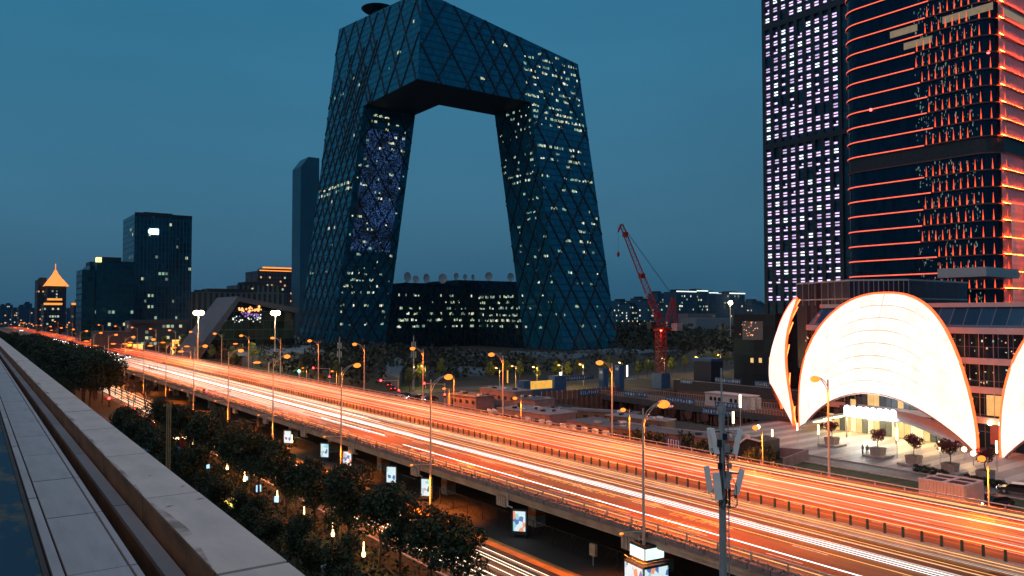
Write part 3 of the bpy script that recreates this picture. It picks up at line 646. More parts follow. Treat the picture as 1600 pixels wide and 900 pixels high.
# ================================================================ generic buildings
def tower_block(name, label, px0, px1, pyt, y, depth, m, cat='building', lit_p=0.1, fh=4.0, fw=2.2, z0=0, parts=True, roofbox=True, rail=None, warm=None, seed=1):
    a = at_y(px0, 490, y); b = at_y(px1, 490, y); h = at_y((px0+px1)/2, pyt, y).z
    o = thing(name, label, cat, (a.x, y, z0)); w = b.x-a.x; r = random.Random(seed)
    MB().wallbox(0, w, 0, depth, 0, h-z0).build('wall', m, o)
    if roofbox: MB().b2((w*0.2, depth*0.2, h-z0), (w*0.7, depth*0.8, h-z0+3)).b2((w*0.05, 1, h-z0), (w*0.15, 3, h-z0+1.5)).build('roof_plant', darksteel, o)
    ws = warm or [wa, wb, wd_]; mbs = {}; cnt = 0; nz = int((h-z0)/fh); nx = max(1, int(w/fw))
    for i in range(1, nz):
        pr = lit_p*r.choice((0.3, 0.6, 1, 1, 2.2))
        for j in range(nx):
            if r.random() < pr:
                mm_ = r.choice(ws); x0 = (j+0.15)*w/nx; x1 = (j+0.85)*w/nx; zz = i*fh
                q = [(x0, -0.08, zz), (x1, -0.08, zz), (x1, -0.08, zz+fh*0.5), (x0, -0.08, zz+fh*0.5)]
                if parts and cnt < 60: MB().face(q).build('lit_window', mm_, o); cnt += 1
                else: mbs.setdefault(mm_.name, MB()).face(q)
        # side facing the road
        for j in range(int(depth/fw/2)):
            if r.random() < pr*0.6:
                mm_ = r.choice(ws); y0_ = 1+j*fw*2; mbs.setdefault(mm_.name, MB()).face([(-0.08, y0_+fw, i*fh), (-0.08, y0_, i*fh), (-0.08, y0_, i*fh+fh*0.5), (-0.08, y0_+fw, i*fh+fh*0.5)])
    for k, mb in mbs.items(): mb.build('lit_windows', bpy.data.materials[k], o, kind='stuff')
    return o, w, h-z0, depth
gA = glass_grid('blue_tower_glass', (0.001, 0.045, 0.085), (0.002, 0.07, 0.11), 3.0, 4.0, 0.18, 0.14, 0.12, 0.4)
gB = glass_grid('dark_tower_glass', (0.001, 0.028, 0.05), (0.002, 0.04, 0.06), 3.0, 4.0, 0.2, 0.14, 0.25, 0.4)
stoneW = glass_grid('stone_strip_front', (0.006, 0.018, 0.03), (0.07, 0.10, 0.12), 4.2, 20.0, 0.5, 0.5, 0.12, 0.4)
brickT = glass_grid('dim_stone_front', (0.006, 0.015, 0.03), (0.03, 0.035, 0.055), 3.2, 4.0, 0.5, 0.4, 0.4, 0.4)
slab, w, h, d = tower_block('slab_tower', 'slim unlit grey-blue slab tower standing behind the left leg', 468, 497, 262, 640, 20, mat('titanium_zinc', (0.003, 0.09, 0.16), 0.55, var=0.15, scale=0.05), lit_p=0.0, roofbox=False, cat='tower')
MB().prism([(0, h), (w*0.42, h+9.5), (w, h+9.5), (w, h)], 'y', 0.02, 19.9).build('sloping_top', bpy.data.materials['titanium_zinc'], slab)
ta, w, h, d = tower_block('glass_tower', 'tall dark blue glass tower, highest of the left group, small white emblem near the top', 208, 298, 337, 600, 45, gA, lit_p=0.04, seed=4, cat='skyscraper')
MB().ball((w*0.28, -0.5, h-12), 2.0, 0.4, 2.0).box((w*0.35, -0.5, h-12), (4.5, 0.6, 4.0)).build('emblem', em('emblem_light', (0.6, 1, 0.95), 5), ta)
MB().b2((0, -0.6, h-0.5), (w, 0.0, h+1.2)).build('parapet', darksteel, ta)
fins = MB().box((0, -0.3, h/2), (0.35, 0.6, h-3)).mesh('facade_fin', bpy.data.materials['titanium_zinc'])
for k in range(16): share(ta, 'facade_fin', fins, (w*(k+0.5)/16, 0, 0))
tb, w, h, d = tower_block('office_block', 'lower dark glass office block left of the tallest tower with rows of lights', 150, 209, 408, 560, 40, gB, lit_p=0.09, seed=5)
MB().box((1.0, 0.5, h+0.5), (3, 3, 3)).build('corner_lantern', em('yl', (1.0, .75, .2), 3), tb)
MB().wallbox(-8, -0.2, 3, 30, 0, h-6).build('side_wing', gB, tb)
tower_block('office_block', 'narrow dark block tight against the office block with a corner lantern', 139, 148, 415, 575, 30, gB, lit_p=0.05, seed=6)
ch_, w, h, d = tower_block('stone_office', 'long pale office building with tall window strips behind the wedge hall', 296, 445, 457, 620, 30, stoneW, lit_p=0.015, seed=7)
tower_block('stone_office', 'upper pale block on the right half of the long office building', 370, 438, 446, 660, 30, stoneW, lit_p=0.02, seed=8)
oh, w, h, d = tower_block('hotel_block', 'dark hotel block with orange light along its flat roof, right of the pale offices', 402, 466, 424, 780, 40, brickT, lit_p=0.10, seed=9, roofbox=False, warm=[wa, em('orange_win', (1, .45, .15), 0.9)])
orE = em('orange_roof_light', (1.0, 0.30, 0.04), 1.5); orE2 = em('orange_crown_light', (1.0, 0.30, 0.05), 1.4)
MB().b2((w*0.05, -0.5, h), (w*0.95, 1, h+1)).b2((w*0.15, 3, h+3), (w*0.9, 5, h+4.4)).build('roof_light', orE, oh); MB().b2((w*0.15, 4, h), (w*0.9, 20, h+3)).build('penthouse', brickT, oh)
pg_, w, h, d = tower_block('pagoda_hotel', 'hotel tower crowned by an orange-lit pagoda roof at far left', 73, 103, 447, 1150, 40, brickT, lit_p=0.06, seed=10, roofbox=False)
cr_ = MB()
for k, (a, b, z0, z1) in enumerate(((0.62, 0.36, 0, 9), (0.34, 0.18, 9, 15), (0.17, 0.04, 15, 22))):
    P = [[(w/2+sx_*w*q, d/2+sy_*d*q, h+zz) for sx_, sy_ in ((-1, -1), (1, -1), (1, 1), (-1, 1))] for q, zz in ((a, z0), (b, z1))]
    for j in range(4): cr_.face([P[0][j], P[0][(j+1) % 4], P[1][(j+1) % 4], P[1][j]])
cr_.tube([(w/2, d/2, h+20), (w/2, d/2, h+30)], 0.5, 5).build('pagoda_roof', orE2, pg_)
tower_block('hotel_block', 'block with ribbed orange-lit top left of the pagoda roof hotel', 58, 79, 437, 1180, 40, brickT, lit_p=0.05, seed=11, warm=[bpy.data.materials['orange_win']])
lo, w, h, d = tower_block('low_block', 'low block with two orange roof bands in front of the pagoda roof hotel', 68, 97, 475, 950, 30, brickT, lit_p=0.2, seed=12, roofbox=False)
MB().b2((0, -0.5, h-1), (w, 0, h+1.2)).b2((w*.2, 2, h+4), (w, 4, h+6)).build('roof_light', orE, lo); MB().b2((w*.2, 4.1, h), (w, 20, h+5)).build('penthouse', brickT, lo)
lo, w, h, d = tower_block('low_block', 'low block with orange roof bands between pagoda hotel and the dark glass block', 115, 139, 475, 900, 30, brickT, lit_p=0.15, seed=13, roofbox=False)
MB().b2((-2, -0.5, h-1), (w, 0, h+1)).b2((w*.25, 2, h+4), (w*.9, 4, h+6)).build('roof_light', orE, lo); MB().b2((w*.25, 4.1, h), (w*.9, 20, h+5)).build('penthouse', brickT, lo)
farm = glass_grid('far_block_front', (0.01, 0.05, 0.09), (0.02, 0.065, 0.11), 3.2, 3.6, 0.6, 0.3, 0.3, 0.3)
rr = random.Random(21)
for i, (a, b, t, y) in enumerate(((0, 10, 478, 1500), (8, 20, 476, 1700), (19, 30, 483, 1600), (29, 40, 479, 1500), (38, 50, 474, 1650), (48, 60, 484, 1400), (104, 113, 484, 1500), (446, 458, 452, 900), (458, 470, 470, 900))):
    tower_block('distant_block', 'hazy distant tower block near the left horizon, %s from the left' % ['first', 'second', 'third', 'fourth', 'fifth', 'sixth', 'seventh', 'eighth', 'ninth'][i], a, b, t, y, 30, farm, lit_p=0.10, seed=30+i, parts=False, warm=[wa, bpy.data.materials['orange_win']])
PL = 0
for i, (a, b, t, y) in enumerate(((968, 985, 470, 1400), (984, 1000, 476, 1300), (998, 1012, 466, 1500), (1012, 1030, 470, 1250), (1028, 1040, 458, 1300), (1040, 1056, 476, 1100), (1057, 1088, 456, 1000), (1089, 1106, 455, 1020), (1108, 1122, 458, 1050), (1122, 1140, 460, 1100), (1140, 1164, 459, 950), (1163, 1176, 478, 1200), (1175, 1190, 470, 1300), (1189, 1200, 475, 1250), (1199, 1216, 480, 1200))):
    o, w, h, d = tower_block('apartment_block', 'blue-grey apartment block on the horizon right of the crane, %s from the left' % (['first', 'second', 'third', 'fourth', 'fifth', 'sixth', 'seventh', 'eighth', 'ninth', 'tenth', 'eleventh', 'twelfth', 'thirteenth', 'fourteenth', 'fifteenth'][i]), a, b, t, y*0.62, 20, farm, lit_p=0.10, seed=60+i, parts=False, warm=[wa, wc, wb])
    if i in (6, 7, 8, 9, 10): MB().b2((0, -0.8, h-0.2), (w, 0, h+1.0)).build('roof_light', em('roofline_light', (.8, .95, .9), 1.6), o)
tower_block('site_building', 'long pinkish low building beyond the trees right of the crane', 1075, 1118, 490, 560, 14, mat('pink_render', (0.16, 0.12, 0.13), 0.8), lit_p=0.03, seed=77, roofbox=False)
tower_block('site_building', 'white-fronted low hall beyond the trees under the far floodlight', 1088, 1170, 497, 500, 20, mat('pale_render', (0.16, 0.19, 0.22), 0.8), lit_p=0.03, seed=78, roofbox=False)
# low buildings in front of the left towers
o, w, h, d = tower_block('low_hall', 'low pale hall with a lit colonnade under the tall glass tower', 206, 292, 501, 470, 20, mat('hall_stone', (0.035, 0.05, 0.07), 0.8), lit_p=0.25, fh=3.2, seed=41, roofbox=False)
MB().b2((-1, -1, h-1.5), (w+1, 0, h+0.5)).build('cornice', bpy.data.materials['hall_stone'], o)
MB().b2((w*.02, -0.3, 1), (w*.20, -0.1, 7)).build('lit_entrance', em('amber_wall', (1.0, .55, .14), 1.6), o); MB().b2((w*.73, -0.3, 0.5), (w*.93, -0.1, 9)).build('lit_entrance', MATS['amber_wall'], o)
tower_block('low_hall', 'long low grey wall building in front of the dark office block', 150, 206, 518, 440, 15, bpy.data.materials['hall_stone'], lit_p=0.0, seed=42, roofbox=False)
# ================================================================ wedge-shaped hall
wy = 420; wed = thing('wedge_hall', 'dark angular hall framed by a folded grey roof edge, coloured lights inside its glass', 'building', (at_y(300, 540, wy).x, wy, 0))
def WP(px, py, y=wy): p = at_y(px, py, y); return (p.x, p.z)
fr = mat('folded_roof_cladding', (0.09, 0.09, 0.11), 0.6, var=0.15, scale=0.5)
O_ = [(WP(296, 552)[0], 0), WP(372, 463), WP(468, 482), (WP(470, 482)[0], 0)]
I_ = [(WP(312, 552)[0], 0), WP(374, 470.5), WP(464, 489), (WP(464, 489)[0], 0)]
MB().prism([O_[0], I_[0], I_[1], O_[1]], 'y', wy, wy+40).build('roof_slab', fr, wed, world=True)
MB().prism([O_[1], I_[1], I_[2], O_[2]], 'y', wy+0.01, wy+40).build('roof_slab', fr, wed, world=True)
MB().face([(x, wy+3, z) for x, z in I_[:3]]+[(I_[3][0], wy+3, 0)], [(x, z) for x, z in I_[:3]]+[(I_[3][0], 0)]).build('glass_front', glass_grid('hall_glass', (0.004, 0.008, 0.012), (0.008, 0.014, 0.02), 4, 5, 0.15), wed, world=True)
hm = [em('hall_orange', (1, .35, .1), 2.2), em('hall_white', (.9, .95, .85), 1.2), em('hall_violet', (.4, .2, .7), 0.7)]
hr = random.Random(4); hs = [MB(), MB(), MB()]
for _ in range(26): p = at_y(hr.uniform(372, 408), 483+hr.gauss(0, 2.0), wy+2.8); hs[0].ball(p, hr.uniform(.3, .8), 0.2)
for _ in range(30): p = at_y(hr.uniform(350, 408), 498+hr.gauss(0, 3.5), wy+2.8); hs[1].ball(p, hr.uniform(.2, .45), 0.2)
for _ in range(26): p = at_y(hr.uniform(374, 405), 492+hr.gauss(0, 2.5), wy+2.8); hs[2].ball(p, hr.uniform(.3, .6), 0.2)
for a, b in zip(hs, hm): a.build('interior_lights', b, wed, world=True, kind='stuff')
st = thing('low_pavilion', 'low flat roofed pavilion of grey slabs with dark cut-outs below the leaning tower', 'pavilion', (170, 300, 0))
q = [at_z(355, 524, 6), at_z(455, 521, 6), at_z(507, 548, 6), at_z(372, 553, 6)]
MB().prism([(p.x, p.y) for p in q], 'z', 5, 6).build('roof', mat('slab_roof', (0.16, 0.19, 0.22), 0.7, scale=0.2), st, world=True)
MB().prism([(p.x*0.97+5, p.y*0.97+9) for p in q], 'z', 0, 5).build('wall', mat('slab_wall', (0.10, 0.11, 0.13), 0.7), st, world=True)
q2 = [at_z(418, 529, 6.4), at_z(448, 527, 6.4), at_z(470, 541, 6.4), at_z(425, 543, 6.4)]
MB().prism([(p.x, p.y) for p in q2], 'z', 6.01, 6.4).build('skylight', darksteel, st, world=True)
# park slabs and roofs at the tower's foot
pale = mat('plaza_stone', (0.07, 0.10, 0.125), 0.7, var=0.3, scale=0.1)
for i, (quad, z, lb) in enumerate((([(600, 566), (622, 572), (640, 556), (618, 553)], 2.0, 'pale tilted slab roof in the park left of the tallest mast'), ([(598, 580), (622, 590), (630, 572), (606, 568)], 4.0, 'bluish folded roof panel standing in the park below the left leg'),
      ([(650, 560), (740, 566), (720, 556), (655, 552)], 1.2, 'long pale paved terrace in the middle of the park'), ([(735, 556), (800, 560), (800, 552), (740, 550)], 1.2, 'low pale terrace under the opening of the tower'), ([(790, 553), (900, 560), (930, 553), (800, 548)], 1.5, 'narrow pale terrace before the right leg'), ([(900, 548), (1000, 552), (1060, 548), (960, 544)], 1.5, 'bluish low roof right of the right leg'), ([(680, 577), (760, 585), (790, 577), (700, 571)], 1.0, 'dull paved terrace nearest the lamp-lit road'))):
    P = [at_z(a, b, z) for a, b in quad]; c = sum(P, Vector())/4
    o = thing('park_terrace', lb, 'terrace', (c.x, c.y, 0)); MB().prism([(p.x, p.y) for p in P], 'z', 0, z).build('slab', pale, o, world=True)
# ================================================================ tower with pink-white lit windows
pk = em('pink_window', (0.86, 0.62, 0.98), 1.5); ylw = em('yellow_strip', (1.0, 0.72, 0.15), 0.8)
X0 = 303.0
pt = thing('led_tower', 'tall dark tower with paired pinkish white light bars in every window', 'skyscraper', (X0, 170, 0))
dk = mat('tower_pier_cladding', (0.001, 0.008, 0.020), 0.5, var=0.15)
HT = 215
MB().wallbox(X0+0.6, X0+45, 170, 214.6, 0, HT).build('wall', glass_grid('led_tower_glass', (0.008, 0.05, 0.09), (0.006, 0.02, 0.035), 4.15, 3.9, 0.2, 0.02, 0.2, 0.3), pt, world=True)
MB().wallbox(X0+4, X0+44, 214.7, 217.8, 0, HT).build('side_bay', glass_grid('side_bay_glass', (0.01, 0.03, 0.045), (0.008, 0.012, 0.02), 5, 3.9, 0.2, 0.1, 0.4, 0.3), pt, world=True)
pr = MB().b2((-0.5, -0.85, 0), (0.6, 0.85, HT)).mesh('pier', dk)
cols = [213.2-4.15*k for k in range(11)]
for c in cols: share(pt, 'pier', pr, (0, c-170+2.07, 0))
mech = [z for z in (99.5, 155)]
for z in mech: MB().b2((X0-0.55, 170, z), (X0+0.5, 214.7, z+2.3)).build('plant_floor_band', dk, pt, world=True)
bar2 = MB().b2((-0.1, -1.25, 0), (0.1, 1.25, 0.6)).b2((-0.1, -1.25, 1.25), (0.1, 1.25, 1.85)).mesh('light_bars', pk)
bar1 = MB().b2((-0.1, -1.25, 0), (0.1, 1.25, 0.6)).b2((-0.1, -1.25, 1.25), (0.1, 0.1, 1.85)).mesh('light_bars', pk)
pk2 = em('pink_window_dim', (0.80, 0.58, 0.95), 1.0); bard = bar2.copy(); bard.materials[0] = pk2
pk3 = em('white_window', (0.9, 0.9, 1.0), 2.0); barw = bar2.copy(); barw.materials[0] = pk3
bar0 = MB().b2((-0.1, -0.2, 0), (0.1, 1.15, 0.8)).mesh('light_bars', pk)
lr = random.Random(8); n = 0; restb = MB()
z = 30.0; zs = []
while z < 205:
    if not any(m-1.9 < z < m+2.4 for m in mech): zs.append(z)
    z += 3.9
for z in zs:
    for c in cols[:9]:
        me = lr.choice((bar2,)*6+(bar1, bar0, bard, bard, barw, barw, None))
        if me is None: continue
        if n < 298: share(pt, 'light_bars', me, (0.45, c-170, z)); n += 1
        else: restb.b2((X0+0.35, c-1.15, z), (X0+0.5, c+1.15, z+0.8)).b2((X0+0.35, c-1.15, z+1.45), (X0+0.5, c+1.15, z+2.25))
if restb.f: restb.build('light_bars', pk, pt, world=True, kind='stuff')
ybar = MB().b2((-0.1, -1.2, 0), (0.1, 1.2, 0.6)).mesh('yellow_light_bar', ylw)
z = 27.0
while z < 210: share(pt, 'yellow_light_bar', ybar, (3.9, 216.4-170, z)); z += 3.9
rb = em('aviation_red', (1, .05, .05), 12)
for z in (45, 88, 128): MB().ball((X0+3.5, 217.6, z), 0.5).build('warning_light', rb, pt, world=True)
# ================================================================ rounded red-lit tower
rt = thing('rounded_tower', 'rounded glass tower ringed by red-lit ledges and flame-shaped spears of red uplight glow', 'skyscraper', (225, 86, 0))
RX0, RX1, RY0, RY1, RR = 225.0, 300.0, 88.0, 132.0, 6.0
def outline(off=0.0, nseg=8):
    """from the far end of the west face round the near corner along the south face"""
    P = []; x0, y0 = RX0-off, RY0-off
    P.append((x0+14, RY1+off)); 
    for k in range(nseg+1): a = pi/2+ (pi/2)*k/nseg; P.append((RX0+RR+(RR+off)*cos(a), RY1-RR+(RR+off)*sin(a)))
    for k in range(nseg+1): a = pi+(pi/2)*k/nseg; P.append((RX0+RR+(RR+off)*cos(a), RY0+RR+(RR+off)*sin(a)))
    P.append((RX1, y0)); return P
rg = glass_grid('red_tower_glass', (0.001, 0.010, 0.026), (0.001, 0.006, 0.014), 1.5, 4.6, 0.10, 0.08, 0.03, 0.5, spec=0.4)
red = em('red_ledge_light', (1.0, 0.13, 0.07), 1.5); redh = em('red_spear_glow', (1.0, 0.09, 0.025), 1.6); dled = mat('ledge_metal', (0.10, 0.035, 0.035), 0.5)
SH = 4.6; zb = [26+SH*k for k in range(27)]
OL = outline(); OLo = outline(0.45); OLs = outline(0.3)
def band(mb, Q, z0, z1):
    L = 0
    for a, b in zip(Q[:-1], Q[1:]):
        l = sqrt((a[0]-b[0])**2+(a[1]-b[1])**2); mb.face([(*a, z0), (*b, z0), (*b, z1), (*a, z1)], [(L, z0), (L+l, z0), (L+l, z1), (L, z1)]); L += l
def ring(mb, Q0, Q1, z0, z1):
    band(mb, Q1, z0, z1)
    for a, b, c, d in zip(Q0[:-1], Q0[1:], Q1[:-1], Q1[1:]): mb.face([(*c, z1), (*d, z1), (*b, z1), (*a, z1)]); mb.face([(*a, z0), (*b, z0), (*d, z0), (*c, z0)])
gb = MB(); band(gb, OL, 0, 26); gb.build('glass_band', rg, rt, world=True)
MB().face([(RX1, RY0, 0), (RX1, RY1, 0), (RX1, RY1, 145), (RX1, RY0, 145)]).face([(RX1, RY1, 0), (RX0+14, RY1, 0), (RX0+14, RY1, 145), (RX1, RY1, 145)]).face([(*p, 145) for p in OL]+[(RX1, RY1, 145)]).build('rear_wall', darksteel, rt, world=True)
MECH = 9
flame = MB()
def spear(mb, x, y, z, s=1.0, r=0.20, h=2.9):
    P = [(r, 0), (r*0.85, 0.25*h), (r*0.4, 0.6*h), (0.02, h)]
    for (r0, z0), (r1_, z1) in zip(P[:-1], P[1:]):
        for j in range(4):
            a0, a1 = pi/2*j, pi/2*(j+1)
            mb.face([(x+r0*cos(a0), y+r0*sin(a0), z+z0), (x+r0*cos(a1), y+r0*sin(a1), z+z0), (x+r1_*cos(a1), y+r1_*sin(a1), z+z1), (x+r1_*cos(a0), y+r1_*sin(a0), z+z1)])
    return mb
sm_me = spear(MB(), 0, 0, 0).mesh('flame_uplight', redh)  # light fading up each fin, put into the shape of a glowing spear
nf = 0; fr_ = random.Random(2)
finm = mat('mullion_metal', (0.30, 0.28, 0.30), 0.5, var=0.1); fm = MB().b2((-0.55, -0.08, 0), (0.0, 0.08, SH-0.5)).mesh('fin', finm)
fmS = MB().b2((-0.06, -0.6, 0), (0.06, 0.0, SH-0.5)).mesh('fin', mat('pale_fin', (0.6, 0.5, 0.5), 0.5))
nfin = 0; stf = MB()
for k, z in enumerate(zb):
    g1 = MB(); m_ = k == MECH
    band(g1, OL, z+0.3, z+SH); g1.build('glass_band', rg if not m_ else darksteel, rt, world=True)
    l1 = MB(); ring(l1, OL, OLo, z-0.05, z+0.28); l1.build('ledge', dled, rt, world=True)
    # lit ledge on the far half of the west face, as in the photograph
    Q = [p for p in outline(0.5) if p[1] > RY0+RR+0.5]; cut = RY0+RR+12+fr_.uniform(-3, 3); Q.append((RX0-0.5, cut)); Q2 = [(p[0]+0.3, p[1]) for p in Q]
    if not m_:
        l2 = MB(); band(l2, Q, z-0.02, z+0.32); l2.build('ledge_light', red, rt, world=True)
        y = cut-0.6
        while y > RY0+RR-1:
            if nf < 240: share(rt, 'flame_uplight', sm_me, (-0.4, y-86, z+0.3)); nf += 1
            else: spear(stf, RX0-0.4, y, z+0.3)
            y -= 1.85
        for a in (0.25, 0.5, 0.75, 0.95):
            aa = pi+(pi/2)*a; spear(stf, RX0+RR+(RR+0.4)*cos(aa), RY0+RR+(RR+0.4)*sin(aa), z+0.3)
        # led strip along the south face lighting closely set fins
        MB().b2((RX0+RR-3, RY0-0.40, z+0.285), (RX1, RY0-0.30, z+0.32)).build('led_strip', em('led_strip_red', (1.0, 0.07, 0.01), 240), rt, world=True)
        x = RX0+RR-2.5
        while x < RX1-28:
            if nfin < 299: share(rt, 'fin', fmS, (x-225, 0, z+0.3)); nfin += 1
            else: stf_ = None
            x += 0.85 if z < 75 else 1.3
        MB().b2((RX0+RR-3, RY0-0.12, z+0.3), (RX1, RY0-0.02, z+SH-0.2)).build('spandrel', mat('frosted_spandrel', (0.30, 0.22, 0.24), 0.4), rt, world=True)
stf.build('uplight_glow_spears', redh, rt, world=True, kind='stuff')
for z, ya, yb in ((26+SH*17, 88, 101), (26+SH*16.05, 104, 112), (26+SH*17.05, 108, 116)):
    MB().b2((RX0-0.06, ya, z+1.6), (RX0+0.02, yb, z+3.6)).build('lit_interior', em('interior_cream', (1, .72, .42), 0.22), rt, world=True)
MB().b2((RX0+6, RY0-0.2, 26+SH*17+1.6), (RX0+20, RY0-0.14, 26+SH*17+3.6)).build('lit_interior', MATS['interior_cream'], rt, world=True)
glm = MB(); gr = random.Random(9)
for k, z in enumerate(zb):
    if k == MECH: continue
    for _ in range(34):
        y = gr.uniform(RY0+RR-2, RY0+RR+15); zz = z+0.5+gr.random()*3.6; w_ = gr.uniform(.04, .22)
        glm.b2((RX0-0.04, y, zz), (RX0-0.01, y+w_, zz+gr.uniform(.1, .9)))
glm.build('painted_reflections', em('painted_reflection_glow', (.6, .85, .7), 0.28), rt, world=True, kind='stuff')  # city reflection in the glass imitated by small glowing specks
MB().ball((RX0-0.6, RY0+RR+28, 26+SH*13), 0.45).ball((RX0+1.5, RY0+2, 26+SH*15), 0.45).build('warning_light', rb, rt, world=True)
# ================================================================ brown glass box behind the shells
bx = thing('brown_glass_hall', 'two storey box of brown glass above the shell building', 'building', (172, 88, 0))
bg_ = glass_grid('brown_glass', (0.03, 0.014, 0.02), (0.10, 0.07, 0.08), 2.2, 50, 0.25, 0.05, 0.01, 0.4)
pA = at_x(1245, 430, 178); pB = at_x(1327, 430, 168); pC = at_x(1420, 430, 176)
MB().prism([(p.x, p.y) for p in (pA, pB, pC)]+[(205, pC.y), (205, pA.y)], 'z', 10, 31.5).build('wall', bg_, bx, world=True)
MB().prism([(p.x+(0.3 if i > 0 else 0)-0.5, p.y) for i, p in enumerate((pA, pB, pC))]+[(205.5, pC.y-0.2), (205.5, pA.y+0.2)], 'z', 31.51, 31.9).build('roof_edge', steel, bx, world=True)
MB().prism([(p.x-0.15, p.y) for p in (pA, pB, pC)]+[(205, pC.y-.1), (205, pA.y+.1)], 'z', 27.3, 27.6).build('floor_edge', steel, bx, world=True)
mul = MB().b2((-0.12, -0.05, 26), (0.0, 0.05, 31.5)).mesh('mullion', steel)
for a, b in ((pA, pB), (pB, pC)):
    nn = 8 if a is pA else 12
    for k in range(nn+1): q = a.lerp(b, k/nn); share(bx, 'mullion', mul, (q.x-172-0.05, q.y-88, 0))
MB().b2((178, 72, 31.95), (195, 82, 34)).build('roof_plant', steel, bx, world=True)
# ================================================================ shell building
sb = thing('shell_mall', 'curved four storey glass mall with white ledges behind the glowing shells', 'building', (150, 60, 0))
def mo(off, yend=-5.0):
    """plan outline: north-west rounded corner then along the west face, gently curved"""
    P = [(192, 100+off)]
    for k in range(9): a = pi/2+(pi/2)*k/8; P.append((160+(10+off)*cos(a), 90+(10+off)*sin(a)))
    for y in (80, 70, 60, 50, 40, 30, 20, 10, yend): P.append((150-off-1.5*sin((y-5)/85*pi), y))
    return P
levels = [(0.0, 4.6), (5.8, 9.9), (10.9, 15.0), (16.2, 20.4)]
mg = glass_grid('mall_glass', (0.01, 0.02, 0.035), (0.12, 0.11, 0.11), 2.4, 3.0, 0.1, 0.05, 0.04, 0.4)
sg = glass_grid('mall_slope_glass', (0.02, 0.06, 0.11), (0.11, 0.13, 0.15), 2.4, 50, 0.1, 0.06, 0.01, 0.3)
ldg = mat('white_ledge', (0.42, 0.40, 0.40), 0.5, var=0.1, scale=0.5)
for i, (a, b) in enumerate(levels):
    g1 = MB(); band(g1, mo(0), a, b); g1.build('glass_band', mg, sb, world=True)
    l1 = MB(); ring(l1, mo(0), mo(1.1), b, b+1.1); l1.build('ledge', ldg, sb, world=True)
g1 = MB(); Q0, Q1 = mo(0.6), mo(-2.2)
L = 0
for a, b, c, d in zip(Q0[:-1], Q0[1:], Q1[:-1], Q1[1:]):
    l = sqrt((a[0]-b[0])**2+(a[1]-b[1])**2); g1.face([(*a, 21.5), (*b, 21.5), (*d, 25.2), (*c, 25.2)], [(L, 0), (L+l, 0), (L+l, 4), (L, 4)]); L += l
g1.build('sloping_glass_roof', sg, sb, world=True)
l1 = MB(); ring(l1, mo(-12), mo(-1.8), 25.2, 26.0); l1.build('ledge', ldg, sb, world=True)
P = mo(-2.5); MB().face([(*p, 25.7) for p in P]+[(192, -5, 25.7)]).build('roof', darksteel, sb, world=True)
warmw = em('warm_interior', (1.0, 0.52, 0.16), 0.9); redw = em('shop_red', (1, .15, .05), 1.6); whw = em('shop_white', (1, .95, .85), 2.5)
ir = random.Random(12)
def mall_pt(y, z, off=0.06): return (150-1.5*sin((y-5)/85*pi)-off, y, z)
for (ya, yb, z0, z1, m_) in ((55.6, 60.5, 6.0, 9.6, warmw), (93.5, 96, 6.1, 9.3, em('pale_room', (.9, .95, .8), .6)), (56, 60, 1, 4.4, em('deep_red_room', (.5, .03, .02), .5))):
    q = [mall_pt(y_, z_) if y_ < 90 else (150.15, y_, z_) for y_, z_ in ((ya, z0), (yb, z0), (yb, z1), (ya, z1))]; MB().face(q).build('lit_room', m_, sb, world=True)
for y in (55.8, 57.6, 59.4): MB().ball(mall_pt(y, 4.9, 1.6), 0.42).build('ledge_lamp', em('ledge_lamp_light', (1, .75, .4), 14), sb, world=True)
sp_ = [MB(), MB(), MB()]
for _ in range(150): y = ir.uniform(18, 98); z = ir.choice((11.5, 13, 16.9, 18.5))+ir.random()*1.2; q = mall_pt(y, z, 0.05) if y < 88 else (150.3-(y-90)*-0.1, y, z); sp_[ir.randrange(3)].box(q, (0.05, ir.uniform(.05, .3), ir.uniform(.05, .4)))
for a, b in zip(sp_, (em('sp1', (1, .35, .12), 1.2), em('sp2', (1, .8, .5), 1.0), em('sp3', (.6, .9, .7), .8))): a.build('shop_lights', b, sb, world=True, kind='stuff')
for z in (5.8, 10.9, 16.2):
    mu_ = MB().b2((-0.1, -0.05, 0), (0, 0.05, 4.1)).mesh('mullion', steel); y = 16
    while y < 90:
        q = mall_pt(y, z, 0.0); share(sb, 'mullion', mu_, (q[0]-150, y-60, z)); y += 2.4
